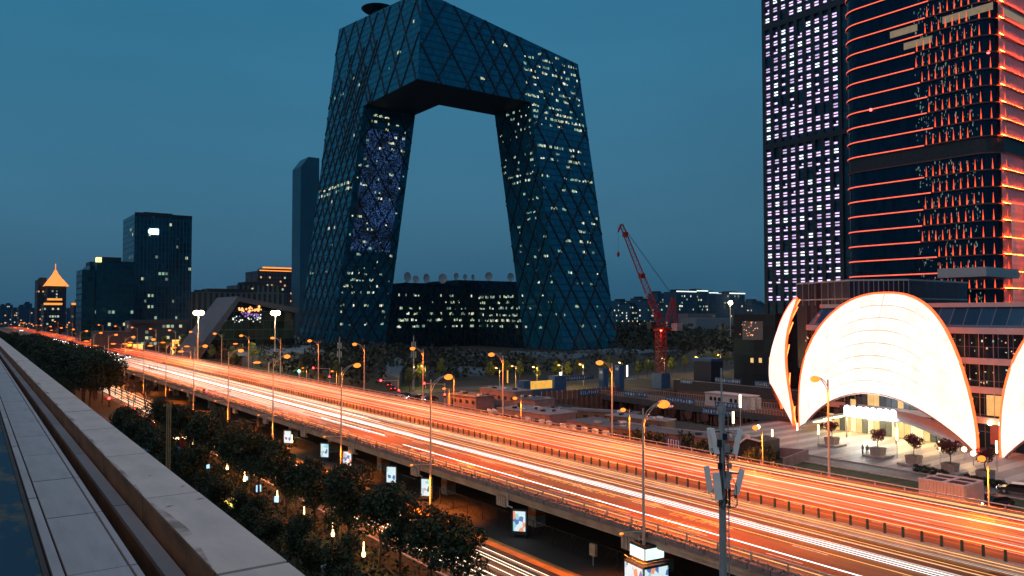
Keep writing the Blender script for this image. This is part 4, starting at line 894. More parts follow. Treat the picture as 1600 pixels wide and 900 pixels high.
# ---- shells
shE = [em('shell_glow_a', (1.0, 0.64, 0.55), 1.55, (.5, .4, .35)), em('shell_glow_b', (1.0, 0.62, 0.53), 1.5, (.5, .4, .35)), em('shell_glow_c', (1.0, 0.66, 0.57), 1.6, (.5, .4, .35))]
rimE = em('shell_rim_light', (1.0, 0.07, 0.012), 4.0); ribM = em('shell_rib_light', (1.0, 0.14, 0.03), 7); frameM = mat('shell_frame', (0.35, 0.2, 0.15), 0.6)
def shell(label, loc, rz, A=17.3, H=28.0, B=3.0, Ai=0.965, Hi=8.9, nth=30, nr=8, low=None):
    s_ = thing('glowing_shell', label, 'illuminated shell', loc, rz, 'glowing shells around the mall')
    def P(th, r, off=0.0):
        co, si = cos(th), sin(th); cs = math.copysign(abs(co)**0.84, co)
        vo, zo = A*cs, H*si**0.94; vi, zi = A*Ai*co, Hi*si**1.9
        v, z = vi+(vo-vi)*r, zi+(zo-zi)*r
        bulge = B*math.sqrt(max(0, 1-(v/A)**2))*sin(pi*min(1, max(0, (z/H))**0.75))*1.0 - 2.5*(z/H)**3
        return Vector((-bulge-off, v, z))
    r_ = random.Random(int(abs(loc[1]))); gap = 0.0016
    for i in range(nth):
        t0, t1_ = pi*(i/nth), pi*((i+1)/nth)
        for j in range(nr):
            r0, r1_ = j/nr, (j+1)/nr
            f = lambda t, r, o=0: P(t, r, o)
            a = [(t0+gap, r0+0.0026), (t1_-gap, r0+0.0026), (t1_-gap, r1_-0.0026), (t0+gap, r1_-0.0026)]
            mb = MB(); fr__ = [f(t, r, 0.25) for t, r in a]; bk_ = [f(t, r, 0.12) for t, r in a]
            mb.face(list(reversed(fr__)))
            for k in range(4): mb.face([fr__[k], fr__[(k+1) % 4], bk_[(k+1) % 4], bk_[k]])
            mb.build('panel', r_.choice(shE), s_)
    bm_ = MB()
    for i in range(nth*2):
        t0, t1_ = pi*i/(nth*2), pi*(i+1)/(nth*2)
        for j in range(nr): bm_.face([P(t0, j/nr), P(t0, (j+1)/nr), P(t1_, (j+1)/nr), P(t1_, j/nr)])
    bm_.build('backing', frameM, s_)
    T = [pi*i/48 for i in range(49)]
    MB().tube([P(t, 1.0, 0.1) for t in T], 0.28, 6).build('rim', rimE, s_)
    MB().tube([P(t, 0.0, 0.1) for t in T], 0.22, 6).build('arch_rim', mat('arch_rim_metal', (0.45, 0.22, 0.18), 0.5), s_)
    for i in range(1, nth, 2):
        t = pi*i/nth; MB().tube([P(t, r/6, -0.55) for r in range(1, 7)], 0.11, 4).build('rib', ribM, s_)
    for r in (0.3, 0.65): MB().tube([P(t, r, -0.5) for t in T], 0.09, 4).build('rib', ribM, s_)
    for v_ in (-8, 8): point(s_, (5.0, v_, 15), (1.0, 0.10, 0.02), 5200, 0.6)  # unseen red lights added behind the shell to spill glow onto the mall
    return s_
s1 = shell('whole glowing white shell spanning the mall entrance like a half disc', (144.5, 77.6, 0), 0)
def dimmer(): pass
s2 = shell('glowing white shell cut off by the right edge of the picture', (142.5, 38.6, 0), 0)
s3 = shell('glowing orange-white shell seen edge-on at the mall\'s left corner', (157.7, 107.0, 0), radians(-50), A=14.0, H=27.5, B=3.6, Hi=7.5, nth=24)
# ---- entrance under the big arch
en = thing('entrance_canopy', 'arched glass entrance with warm lit ceiling canopy under the big shell', 'entrance', (146, 77.6, 0))
cz = lambda v, H_: H_*max(0, 1-(v/15.8)**2)**0.8
cn = MB()
for k in range(28):
    v0, v1 = -15.5+31*k/28, -15.5+31*(k+1)/28
    cn.face([(-5.0, v0, cz(v0, 4.6)), (-5.0, v1, cz(v1, 4.6)), (2.5, v1, cz(v1, 4.9)), (2.5, v0, cz(v0, 4.9))]); cn.face([(-5.0, v1, cz(v1, 4.6)), (-5.0, v0, cz(v0, 4.6)), (-5.0, v0, cz(v0, 4.6)+.35), (-5.0, v1, cz(v1, 4.6)+.35)]); cn.face([(-5, v0, cz(v0, 4.6)+.35), (2.5, v0, cz(v0, 4.9)+.35), (2.5, v1, cz(v1, 4.9)+.35), (-5, v1, cz(v1, 4.6)+.35)])
cn.build('canopy', ldg, en)
warmp = em('canopy_light', (1.0, 0.72, 0.35), 5)
for k in range(12):
    v = -13.5+27*(k+0.5)/12; MB().b2((-4.0, v-0.35, cz(v, 4.6)-0.22), (1.5, v+0.35, cz(v, 4.6)-0.12)).build('ceiling_light', warmp, en)
ig = MB()
iw = [em('lobby_gold', (1.0, 0.60, 0.20), 0.9), em('lobby_pale', (1.0, 0.75, 0.40), 1.2), mat('lobby_dark', (0.05, 0.07, 0.09), 0.3)]
for k in range(24):
    v0, v1 = -14.5+29*k/24, -14.5+29*(k+1)/24; h_ = max(0.5, cz((v0+v1)/2, 4.4)); MB().b2((2.6, v0+.06, 0.05), (2.75, v1-.06, h_)).build('door_pane', iw[ir.choice((0, 1, 0, 1, 2, 2))], en)
    h2 = max(0.0, 8.9*max(0, 1-((v0+v1)/2/16.2)**2)-0.2)
    if h2 > h_+1.2: MB().b2((2.6, v0+.06, h_+1.0), (2.75, v1-.06, h2)).build('window_pane', iw[ir.choice((0, 2, 2, 2))], en)
MB().b2((1.2, -8, 3.6), (1.6, 4.5, 4.4)).build('balcony_front', ldg, en)
for k in (-9, -4, 2, 7): point(en, (-1.5, k, 3.4), (1, .62, .25), 2600, 0.5)
sg_ = thing('illuminated_sign', 'blinding bluish white sign over the mall entrance', 'sign', (140.6, 77.6, 4.1))
sgE = em('sign_glow', (0.75, 0.97, 1.0), 9)
MB().b2((0.1, -5.2, -0.1), (0.35, 5.2, 0.1)).b2((0.1, -4.8, -0.9), (0.2, -4.6, 0)).b2((0.1, 4.6, -0.9), (0.2, 4.8, 0)).build('sign_rail', steel, sg_)
for k in range(8): MB().box((0, -4.5+k*1.28, 1.0), (0.3, 1.12, 1.7)).ball((0, -4.5+k*1.28, 1.9), 0.2, 0.5, 0.3).build('sign_character', sgE, sg_)
MB().b2((0.2, -4.9, -4.1), (0.3, -4.7, 0)).b2((0.2, 4.7, -4.1), (0.3, 4.9, 0)).build('sign_post', steel, sg_)
point(sg_, (-1.6, 0, 1), (.75, .97, 1), 2500, 0.8)
# ---- plaza
pvA = mat('plaza_paving_pale', (0.30, 0.28, 0.27), 0.6, var=0.2, scale=0.6); pvB = mat('plaza_paving_grey', (0.17, 0.16, 0.16), 0.6, var=0.2, scale=0.6)
ppav = MB()
plz = struct(MB().face([(118, -10, 0.02), (150, -10, 0.02), (150, 104, 0.02), (118, 104, 0.02)]), 'plaza', pvB)
st_ = MB().face([(-16, 0, 0), (16, 0, 0), (16, 1.9, 0), (-16, 1.9, 0)]).mesh('paving_stripe', pvA)
y = -8
while y < 102: share(plz, 'paving_stripe', st_, (134, y, 0.026)); y += 4.2
road('plaza_road', 112.5, 118, -20, 100, 0.008, mat('plaza_road_stone', (0.10, 0.09, 0.09), 0.7))
struct(MB().b2((112.1, -20, 0), (112.45, 90, 0.14)).b2((117.9, -10, 0), (118.2, 104, 0.16)), 'kerb', concrete)
road('lawn', 84, 112, 8, 92, 0.006, mat('plaza_lawn', (0.022, 0.045, 0.012), 0.95, var=0.5, scale=0.8, bump=0.3))
road('lane', 100, 112, -20, 38, 0.010, asphalt)
# mast-lit lanterns
ln = thing('post_lantern', '', 'lantern', group='tube lanterns on the plaza')
MB().tube([(0, 0, 0), (0, 0, 2.4)], 0.05, 6).build('post', steel, ln); MB().tube([(0, 0, 2.4), (0, 0, 3.9)], 0.14, 8).build('light_tube', em('lantern_glow', (1, .7, .3), 9), ln)
for i, (px, py, s, w) in enumerate(((1279, 702, 1, 'left of the second planter tree'), (1402, 716, 1.15, 'between the third and fourth planter trees'), (1469, 730, 0.95, 'between the two right-hand planter trees'), (1558, 738, 1.1, 'at the right end of the plaza'), (1246, 690, 0.8, 'at the left foot of the big shell'), (1157, 668, 1.6, 'just right of the antenna mast'), (1146, 690, 1.3, 'close behind the antenna mast'), (1207, 706, 0.9, 'on the plaza corner left of the shells'))):
    p = at_z(px, py); o = ln if i == 0 else dup(ln); o.location = p; o.scale = (s, s, s*1.1); o['label'] = 'slim post lantern with glowing tube top '+w
    point(o, (0, 0, 3.4), (1, .62, .25), 320, 0.15)
for i, (px, py, w) in enumerate(((1185, 668, 'left'), (1507, 706, 'middle'), (1521, 713, 'right'))):
    o = thing('globe_lamp', 'bright globe lamp on the plaza, %s one of three' % w, 'lamp', at_z(px, py+14)); MB().tube([(0, 0, 0), (0, 0, 1.6)], 0.06, 6).build('post', steel, o); MB().ball((0, 0, 1.85), 0.38, n=10, m=7).build('globe', em('globe_glow', (1, .68, .3), 12), o); point(o, (0, 0, 2.3), (1, .6, .25), 500, 0.3)
# ================================================================ foliage
def crown_mesh(name, m, rx, rz, n, leaf, lumps=9, seed=1, z0=0.0):
    r = random.Random(seed); mb = MB(); L = []
    for _ in range(lumps):
        a = r.uniform(0, 2*pi); rad = rx*0.62*sqrt(r.random()); L.append((rad*cos(a), rad*sin(a), z0+rz*(0.25+1.35*r.random()), rx*r.uniform(0.32, 0.55)))
    L.append((0, 0, z0+rz*0.9, rx*0.6))
    for _ in range(n):
        c = r.choice(L); d = Vector((r.gauss(0, 1), r.gauss(0, 1), r.gauss(0, 1))).normalized()*c[3]*(0.55+0.5*r.random())
        leafquad(mb, (c[0]+d.x, c[1]+d.y, c[2]+d.z*0.85), leaf*r.uniform(0.6, 1.4), r)
    return mb.mesh(name, m)
def trunk_mesh(h, r0, seed=1, spread=1.8):
    r = random.Random(seed); mb = MB().tube([(0, 0, 0), (0.1, 0, h*0.5), (0, 0.1, h)], [r0, r0*0.75, r0*0.45], 7)
    for k in range(5):
        a = 2*pi*k/5+r.random(); mb.tube([(0, 0, h*(0.55+0.08*k)), (spread*0.5*cos(a), spread*0.5*sin(a), h*1.05), (spread*cos(a), spread*sin(a), h*1.4)], [r0*0.45, r0*0.3, r0*0.1], 5)
    return mb.mesh('trunk', bark)
def tree_proto(name, cat, crown, trunk):
    t = thing(name, '', cat); share(t, 'trunk', trunk); share(t, 'crown', crown); return t
tv = [tree_proto('dark_tree', 'tree', crown_mesh('crown', leafM, 3.2, 3.3, 4600, 0.185, 15, 10+k, 3.2), trunk_mesh(4.2, 0.2, k)) for k in range(4)]
used = set(); r = random.Random(77); n = 0
spots = []
y = 53.0
while y < 165: spots.append((33.2+r.uniform(-.6, .6), y, r.uniform(0.76, 0.93))); y += r.uniform(4.2, 5.4)
y = 55.0
while y < 160: spots.append((25.6+r.uniform(-1.0, 1.0), y, r.uniform(0.5, 0.6) if y < 100 else r.uniform(.6, .8))); y += r.uniform(3.6, 5.0)
y = 58.0
while y < 150: spots.append((19.8+r.uniform(-1, 1), y, r.uniform(0.5, 0.7))); y += r.uniform(5, 8)
y = 216.0
while y < 760: spots.append((r.choice((29.5, 33.5))+r.uniform(-1, 1), y, r.uniform(1.25, 1.5) if y < 520 else 1.1)); y += r.uniform(3.6, 5.2)*(1 if y < 420 else 2)
y = 215.0
while y < 600: spots.append((22+r.uniform(-2, 2), y, r.uniform(0.9, 1.1))); y += r.uniform(6, 8)*(1 if y < 400 else 2)
rc2 = {}
for i, (x, y, s) in enumerate(sorted(spots, key=lambda q: q[1])):
    k = r.randrange(4); o = tv[k] if k not in used else dup(tv[k]); used.add(k)
    o.location = (x, y, 0); o.rotation_euler = (0, 0, r.uniform(0, 6.28)); o.scale = (s, s, s*1.02)
    row_ = 'frontage road edge' if x > 29 else ('garden middle row' if x > 23.5 else 'garden path row')
    row_ += ' before the crossing' if y < 180 else ' beyond the crossing'; rc2[row_] = rc2.get(row_, -1)+1
    o['label'] = 'dark tree of the %s, %s from the camera' % (row_, ORD[rc2[row_]]); o['group'] = 'dark trees between the viaduct and the frontage road'
# shrubs on the garden floor
ug = MB(); r2_ = random.Random(6)
for _ in range(14000):
    x = r2_.uniform(13, 35.5); y = r2_.uniform(22, 172); hgt = 0.35+0.9*(sin(x*1.1)*sin(y*0.35)*0.5+0.5); leafquad(ug, (x, y, r2_.random()*hgt), r2_.uniform(.14, .34), r2_)
tag(ug.build('shrubbery', leafM), 'dark ground cover and shrubs under the garden trees', 'shrubs', kind='stuff')
# bare branched trees at the crossing
def bare(seed):
    r = random.Random(seed); mb = MB()
    def go(p, d, l, rad, k):
        q = p+d*l; mb.tube([p, (p+q)/2+Vector((r.gauss(0, .05*l), r.gauss(0, .05*l), 0)), q], [rad, rad*.85, rad*.7], 4 if k < 3 else 5, caps=False)
        if k == 0: return
        for _ in range(3 if k > 2 else 2):
            v = (d+Vector((r.gauss(0, .45), r.gauss(0, .45), r.gauss(0.1, .3)))).normalized(); go(q, v, l*r.uniform(.6, .82), rad*.62, k-1)
    go(Vector((0, 0, 0)), Vector((0, 0, 1)), 2.6, 0.16, 5); return mb
bt = thing('bare_tree', '', 'tree', group='bare branched trees by the crossing'); bare(2).build('branches', bark, bt)
for i, (px, py, s, w) in enumerate(((226, 652, 1.15, 'nearest the crossing kerb'), (200, 640, 1.0, 'left of the red signal'), (212, 632, 0.9, 'behind the red signal'), (181, 620, 1.0, 'before the white queue of cars'), (165, 610, 1.0, 'beside the white queue of cars'), (150, 600, 1.0, 'left end of the white queue of cars'), (190, 628, 0.9, 'between the first two signals'), (237, 606, 1.0, 'under the flyover ramp lights'))):
    p = at_z(px, py); o = bt if i == 0 else dup(bt); o.location = (max(p.x, 27), p.y, 0); o.rotation_euler = (0, 0, i*1.3); o.scale = (s, s, s); o['label'] = 'bare branched street tree '+w
# yellow-green trees along the back street and orange-lit ones at left
yt = tree_proto('spring_tree', 'tree', crown_mesh('crown', leafY, 1.9, 2.3, 900, 0.22, 7, 31, 1.9), trunk_mesh(2.6, 0.12, 9, 1.2)); first = True; i = 0
YT = [(655, 605), (690, 597), (662, 612), (765, 600), (790, 596), (470, 596), (525, 600), (812, 598), (868, 596), (888, 598), (903, 592), (998, 594), (1012, 590), (1020, 592), (1118, 578), (1135, 572), (1070, 582), (1050, 588), (840, 600), (950, 592), (1100, 578),
      (88, 528), (108, 524), (60, 524), (130, 545), (150, 540), (182, 545), (255, 560), (275, 562), (285, 556), (310, 566), (330, 568), (362, 572), (395, 575), (240, 552), (205, 550), (640, 612)]
for px, py in YT:
    p = at_z(px, py); 
    if p.length > 900: p *= 900/p.length
    o = yt if first else dup(yt); first = False; i += 1; s = U(0.9, 1.25)*(1.0 if px > 450 else 1.5); o.location = (p.x, p.y, 0); o.scale = (s, s, s*1.1); o.rotation_euler = (0, 0, U(0, 6))
    o['label'] = 'small lamp-lit spring tree %s, %s from the left' % ('beyond the pit fences' if px > 700 else 'by the far side road', ORD[sum(1 for q in YT if q[0] < px)] if sum(1 for q in YT if q[0] < px) else 'first'); o['group'] = 'small trees lit by street lamps'
# lamps under those trees on the back street
for j, (px, py) in enumerate(((872, 598), (833, 602), (800, 600), (966, 592), (1032, 583), (1120, 575), (905, 596), (660, 600), (775, 604), (1085, 580))):
    p = at_z(px, py+6); o = dup(sm); 
    for c_ in list(o.children):
        if c_.type == 'LIGHT': bpy.data.objects.remove(c_)
    o.location = (p.x, p.y-2, 0); o.scale = (1, 1, 0.85); o['label'] = 'yellow street lamp among the trees of the back street, %s from the left' % ['third', 'second', 'first', 'sixth', 'seventh', 'tenth', 'fourth', 'fifth', 'eighth', 'ninth'][j]; o['group'] = 'street lamps of the back street'
    point(o, (-1.4, 0, 7.8), (1, .62, .16), 2600, 0.2)
wood = MB(); r3_ = random.Random(14)
for _ in range(1150):
    x = r3_.uniform(130, 620); y = r3_.uniform(222, 560)
    if 195 < x < 378 and y > 372: continue
    if x > 300 and y < 222+0.0*x: continue
    near_ = (y < 380)
    s = r3_.uniform(2.0, 3.5)*(0.7 if x < 330 and y < 370 else 1.35)
    if x < 330 and y < 370 and r3_.random() < 0.45: continue
    for _k in range(26):
        d = Vector((r3_.gauss(0, 1), r3_.gauss(0, 1), r3_.gauss(0, 1))).normalized()*s
        leafquad(wood, (x+d.x, y+d.y, s*1.15+d.z), s*0.32, r3_)
tag(wood.build('park_trees', mat('park_leaves', (0.010, 0.018, 0.012), 0.8, var=0.5, scale=0.05)), 'dark mass of park trees round the foot of the leaning tower', 'woodland', kind='stuff')
wood = MB()
for _ in range(900):
    x = r3_.uniform(380, 1100); y = r3_.uniform(230, 700)
    if x < 420 and y < 300: continue
    s = r3_.uniform(4, 7)
    for _k in range(16):
        d = Vector((r3_.gauss(0, 1), r3_.gauss(0, 1), r3_.gauss(0, 1))).normalized()*s
        leafquad(wood, (x+d.x, y+d.y, s*1.3+d.z), s*0.34, r3_)
tag(wood.build('far_woods', MATS['park_leaves']), 'dark far wood stretching to the horizon right of the leaning tower', 'woodland', kind='stuff')
wood = MB()
for _ in range(500):
    x = r3_.uniform(108, 200); y = r3_.uniform(230, 560); s = r3_.uniform(2.5, 4)
    for _k in range(22):
        d = Vector((r3_.gauss(0, 1), r3_.gauss(0, 1), r3_.gauss(0, 1))).normalized()*s
        leafquad(wood, (x+d.x, y+d.y, s*1.2+d.z), s*0.3, r3_)
tag(wood.build('roadside_trees', MATS['park_leaves']), 'dark roadside trees beyond the flyover left of the tower', 'woodland', kind='stuff')
# hedge and bushes behind the far parapet
bs = thing('bush', '', 'bush', group='round bushes behind the far parapet'); share(bs, 'leaves', crown_mesh('bush_leaves', leafM, 1.5, 1.3, 700, 0.16, 6, 51, 0.0))
for i, px in enumerate((985, 1003, 1022, 1035, 1050, 1072, 1088, 1107, 1126, 1166, 1180, 1195, 1212)):
    p = at_x(px, 700, 87+(i % 3)*2.5); o = bs if i == 0 else dup(bs); o.location = (p.x, p.y, 0); o.scale = (1.4, 1.4, 1.9+0.4*(i % 2)); o.rotation_euler = (0, 0, i); o['label'] = 'dark round bush behind the far parapet, %s from the left' % (['first']+ORD[1:])[i]
# ================================================================ planters with red maples
kp = thing('maple_planter', '', 'planter', group='square planters on the plaza')
MB().box((0, 0, 0.2), (3.6, 3.6, 0.3)).build('step', MATS['arch_rim_metal'] if False else concrete, kp); MB().box((0, 0, 0.95), (1.7, 1.7, 1.2), taper=1.15).build('pot', mat('pot_stone', (0.28, 0.24, 0.21), 0.8, scale=2), kp); MB().box((0, 0, 1.56), (1.75, 1.75, 0.04)).build('soil', gm, kp)
mt = thing('red_maple', '', 'tree', group='small red maples in the plaza planters'); share(mt, 'trunk', trunk_mesh(1.4, 0.07, 5, 0.9)); share(mt, 'crown', crown_mesh('crown', leafR, 1.55, 1.0, 1500, 0.11, 9, 61, 1.25))
for i, (px, py, s) in enumerate(((1300, 697, .85), (1372, 714, .9), (1428, 727, .95), (1485, 740, 1.05), (1540, 752, 0.95))):
    p = at_z(px, py); a = kp if i == 0 else dup(kp); b = mt if i == 0 else dup(mt); w = ['first', 'second', 'third', 'fourth', 'fifth'][i]
    a.location = (p.x, p.y, 0.03); a['label'] = 'square stone planter on a low step, %s from the left on the plaza' % w
    b.location = (p.x, p.y, 1.58); b.scale = (s*1.15,)*3; b.rotation_euler = (0, 0, i*2); b['label'] = 'small red-leaved maple in the %s planter from the left' % w
for i, px in enumerate((1435, 1448, 1461, 1475, 1515, 1528, 1542, 1555, 1566)):
    p = at_z(px, 737+ (px-1435)*0.20); o = dup(bs, label='low clipped shrub between planters, %s from the left' % ['first', 'second', 'third', 'fourth', 'fifth', 'sixth', 'seventh', 'eighth', 'ninth'][i]); o['group'] = 'clipped shrubs on the plaza'; o.location = (p.x, p.y, 0); o.scale = (0.6, 0.6, 0.45)
# ================================================================ people
def person(label, loc, rz, top_, legs_, lean=0.0):
    sk = [(0, 0, .95), (0, 0, 1.15), (0, 0, 1.38), (0, 0, 1.5), (0, 0.02, 1.62), (0, 0.02, 1.74), (.19, 0, 1.4), (.25, .02, 1.15), (.22, .12, .92), (-.19, 0, 1.4), (-.25, .02, 1.15), (-.22, .1, .92), (.1, 0, .9), (.11, .03, .5), (.11, -.02, .07), (.12, .13, .04), (-.1, 0, .9), (-.11, -.03, .5), (-.12, .02, .07), (-.12, .17, .04)]
    ed = [(0, 1), (1, 2), (2, 3), (3, 4), (4, 5), (2, 6), (6, 7), (7, 8), (2, 9), (9, 10), (10, 11), (0, 12), (12, 13), (13, 14), (14, 15), (0, 16), (16, 17), (17, 18), (18, 19)]
    rad = [.15, .14, .16, .06, .095, .09, .07, .05, .04, .07, .05, .04, .1, .07, .05, .04, .1, .07, .05, .04]
    me = bpy.data.meshes.new('body'); me.from_pydata(sk, ed, []); o = bpy.data.objects.new('person', me); COL.objects.link(o)
    md = o.modifiers.new('s', 'SKIN'); 
    for v, q in zip(me.skin_vertices[0].data if me.skin_vertices else [], rad): v.radius = (q, q)
    if not me.skin_vertices:
        bpy.context.view_layer.objects.active = o
    o.modifiers.new('d', 'SUBSURF').levels = 1; me.materials.append(top_); o.location = loc; o.rotation_euler = (0, 0, rz); tag(o, label, 'person'); return o
bm = bmesh = None
import bmesh
def person(label, loc, rz, m, hair):
    sk = [(0, 0, .95), (0, 0, 1.15), (0, 0, 1.38), (0, 0, 1.5), (0, 0.02, 1.60), (0, 0.02, 1.70), (.19, 0, 1.4), (.25, .02, 1.15), (.22, .12, .92), (-.19, 0, 1.4), (-.25, .02, 1.15), (-.22, .1, .92), (.1, 0, .9), (.11, .03, .5), (.11, -.02, .07), (.12, .13, .04), (-.1, 0, .9), (-.11, -.03, .5), (-.12, .02, .07), (-.12, .17, .04)]
    ed = [(0, 1), (1, 2), (2, 3), (3, 4), (4, 5), (2, 6), (6, 7), (7, 8), (2, 9), (9, 10), (10, 11), (0, 12), (12, 13), (13, 14), (14, 15), (0, 16), (16, 17), (17, 18), (18, 19)]
    rad = [.15, .14, .16, .055, .095, .085, .07, .05, .04, .07, .05, .04, .1, .07, .05, .04, .1, .07, .05, .04]
    b = bmesh.new(); sl = b.verts.layers.skin.verify(); V = []
    for p, q in zip(sk, rad): v = b.verts.new(p); v[sl].radius = (q, q); V.append(v)
    V[0][sl].use_root = True
    for i, j in ed: b.edges.new((V[i], V[j]))
    me = bpy.data.meshes.new('body'); b.to_mesh(me); b.free(); o = bpy.data.objects.new('person', me); COL.objects.link(o)
    o.modifiers.new('skin', 'SKIN'); o.modifiers.new('smooth', 'SUBSURF').levels = 1; me.materials.append(m); o.location = loc; o.rotation_euler = (0, 0, rz)
    MB().ball((0, -0.02, 1.69), 0.11, 0.12, 0.09).build('hair', hair, o); MB().box((0, 0, 1.2), (0.40, 0.26, 0.5), taper=1.12).build('jacket', m, o)
    tag(o, label, 'person'); return o
p = at_z(1348, 711); hair = mat('dark_hair', (0.01, 0.01, 0.01), 0.6)
person('person in dark clothes standing on the plaza, left of the pair', (p.x, p.y, 0.03), 0.9, mat('dark_coat', (0.02, 0.025, 0.03), 0.8), hair)
person('person in grey-blue jacket standing on the plaza, right of the pair', (p.x+0.5, p.y-0.55, 0.03), 2.2, mat('grey_coat', (0.10, 0.12, 0.14), 0.8), hair)
# ================================================================ white louvred box, car, walls, small roofs
vb = thing('vent_box', 'white ribbed service box with two dark louvred roof openings on the lawn', 'vent box', (0, 0, 0)); p = at_z(1486, 792); vb.location = (p.x, p.y, 0)
wbx = mat('white_ribbed_metal', (0.55, 0.47, 0.45), 0.5, var=0.1)
MB().box((0, 0, 1.65), (5.0, 5.4, 3.3)).build('box', wbx, vb)
rb_ = MB().box((0, 0, 1.6), (0.10, 0.12, 3.2)).mesh('rib', wbx)
for k in range(14): share(vb, 'rib', rb_, (-2.54, -2.6+k*0.4, 0)); share(vb, 'rib', rb_, (-2.4+k*0.37, -2.74, 0))
for s in (-1, 1):
    MB().box((0, s*1.3, 3.33), (3.9, 1.9, 0.06)).build('louvre_opening', mat('louvre_dark', (0.03, 0.05, 0.10), 0.4), vb)
    for k in range(7): MB().box((-1.7+k*0.56, s*1.3, 3.38), (0.1, 1.85, 0.06)).build('louvre_blade', darksteel, vb)
MB().box((0, 0, 3.35), (0.25, 5.5, 0.2)).box((-2.4, 0, 3.35), (0.3, 5.5, 0.2)).box((2.4, 0, 3.35), (0.3, 5.5, 0.2)).build('roof_frame', wbx, vb)
def car_proto(name, paintm, label, lights=True):
    t = thing(name, label, 'car')
    prof = [(-2.2, .35), (2.2, .35), (2.25, .75), (1.2, .92), (.65, 1.42), (-1.1, 1.45), (-1.9, .98), (-2.25, .85)]
    MB().prism(prof, 'x', -0.87, 0.87).build('body', paintm, t) if False else None
    b = MB(); b.prism([(y, z) for y, z in prof], 'x', -0.87, 0.87); b.build('body', paintm, t)
    gl_ = mat('car_glass', (0.01, 0.012, 0.015), 0.08)
    MB().prism([(1.1, .94), (.62, 1.36), (-1.05, 1.38), (-1.75, .98)], 'x', -0.89, 0.89).build('side_windows', gl_, t)
    MB().face([(-.75, 1.24, .945), (.75, 1.24, .945), (.68, .70, 1.40), (-.68, .70, 1.40)]).build('windscreen', gl_, t); MB().face([(.75, -1.93, .99), (-.75, -1.93, .99), (-.68, -1.16, 1.43), (.68, -1.16, 1.43)]).build('rear_window', gl_, t)
    for sx_ in (-1, 1):
        for y in (-1.35, 1.4):
            w = MB().tube([(sx_*0.70, y, .33), (sx_*0.90, y, .33)], 0.33, 12).build('wheel', mat('tyre', (0.015, 0.015, 0.015), 0.9), t); MB().tube([(sx_*0.9, y, .33), (sx_*0.915, y, .33)], 0.2, 8).build('rim', steel, w)
        MB().box((sx_*.62, 2.23, .66), (.36, .08, .16)).build('headlight', em('headlight_glow', (.95, .97, 1), 12), t); MB().box((sx_*.62, -2.24, .78), (.34, .06, .16)).build('tail_light', em('taillight_glow', (1, .03, .01), 8), t)
    return t
wcp = mat('white_car_paint', (0.6, 0.58, 0.56), 0.25); dcp = mat('dark_car_paint', (0.03, 0.03, 0.035), 0.2); scp = mat('silver_car_paint', (0.3, 0.3, 0.3), 0.25, metal=0.4)
cw = car_proto('parked_car', wcp, 'white car crossing the steel site bridge'); cw.location = (159.5, 0, 0.5)
p = at_z(1033, 640, 1.0); cw.location = (p.x+4, p.y+3, 0.62); cw.rotation_euler = (0, 0, 0.25)
cdk = car_proto('parked_car', dcp, 'car with bright white headlights waiting beside the white service box'); p = at_z(1553, 792); cdk.location = (p.x, p.y, 0.01); cdk.rotation_euler = (0, 0, radians(65))
for i, (px, py, src, rz, lb) in enumerate(((1590, 772, cdk, 0.2, 'dark car with red lights at the right edge beyond the lawn'), (625, 625, cw, 3.3, 'pale car waiting at the junction, first of the queue'), (634, 622, cdk, 3.3, 'dark car waiting at the junction behind the first'), (646, 626, cdk, 1.9, 'dark car turning at the junction right of the queue'), (655, 624, cw, 1.7, 'pale car last in the junction queue'), (672, 627, cdk, 1.7, 'dark car nearest the lamp post at the junction'), (611, 610, cdk, -0.2, 'car showing red tail lights at the far signals'), (606, 604, cdk, -0.2, 'second car with red tail lights behind the far signals'),
    (215, 672, cdk, 1.5, 'dark car stopped in the cross street, left one'), (228, 668, cw, 1.5, 'light car stopped in the cross street, middle one'), (243, 670, cdk, 1.6, 'dark car in the cross street by the blue canopy'), (205, 665, cdk, 1.6, 'dark car at the red signal in the cross street'), (260, 640, cw, 3.2, 'pale car on the frontage road beyond the crossing'), (895, 655, cdk, 0.4, 'small dark car parked by the beige site sheds'))):
    p = at_z(px, py); o = dup(src, label=lb); o.location = (p.x, p.y, 0.02); o.rotation_euler = (0, 0, rz)
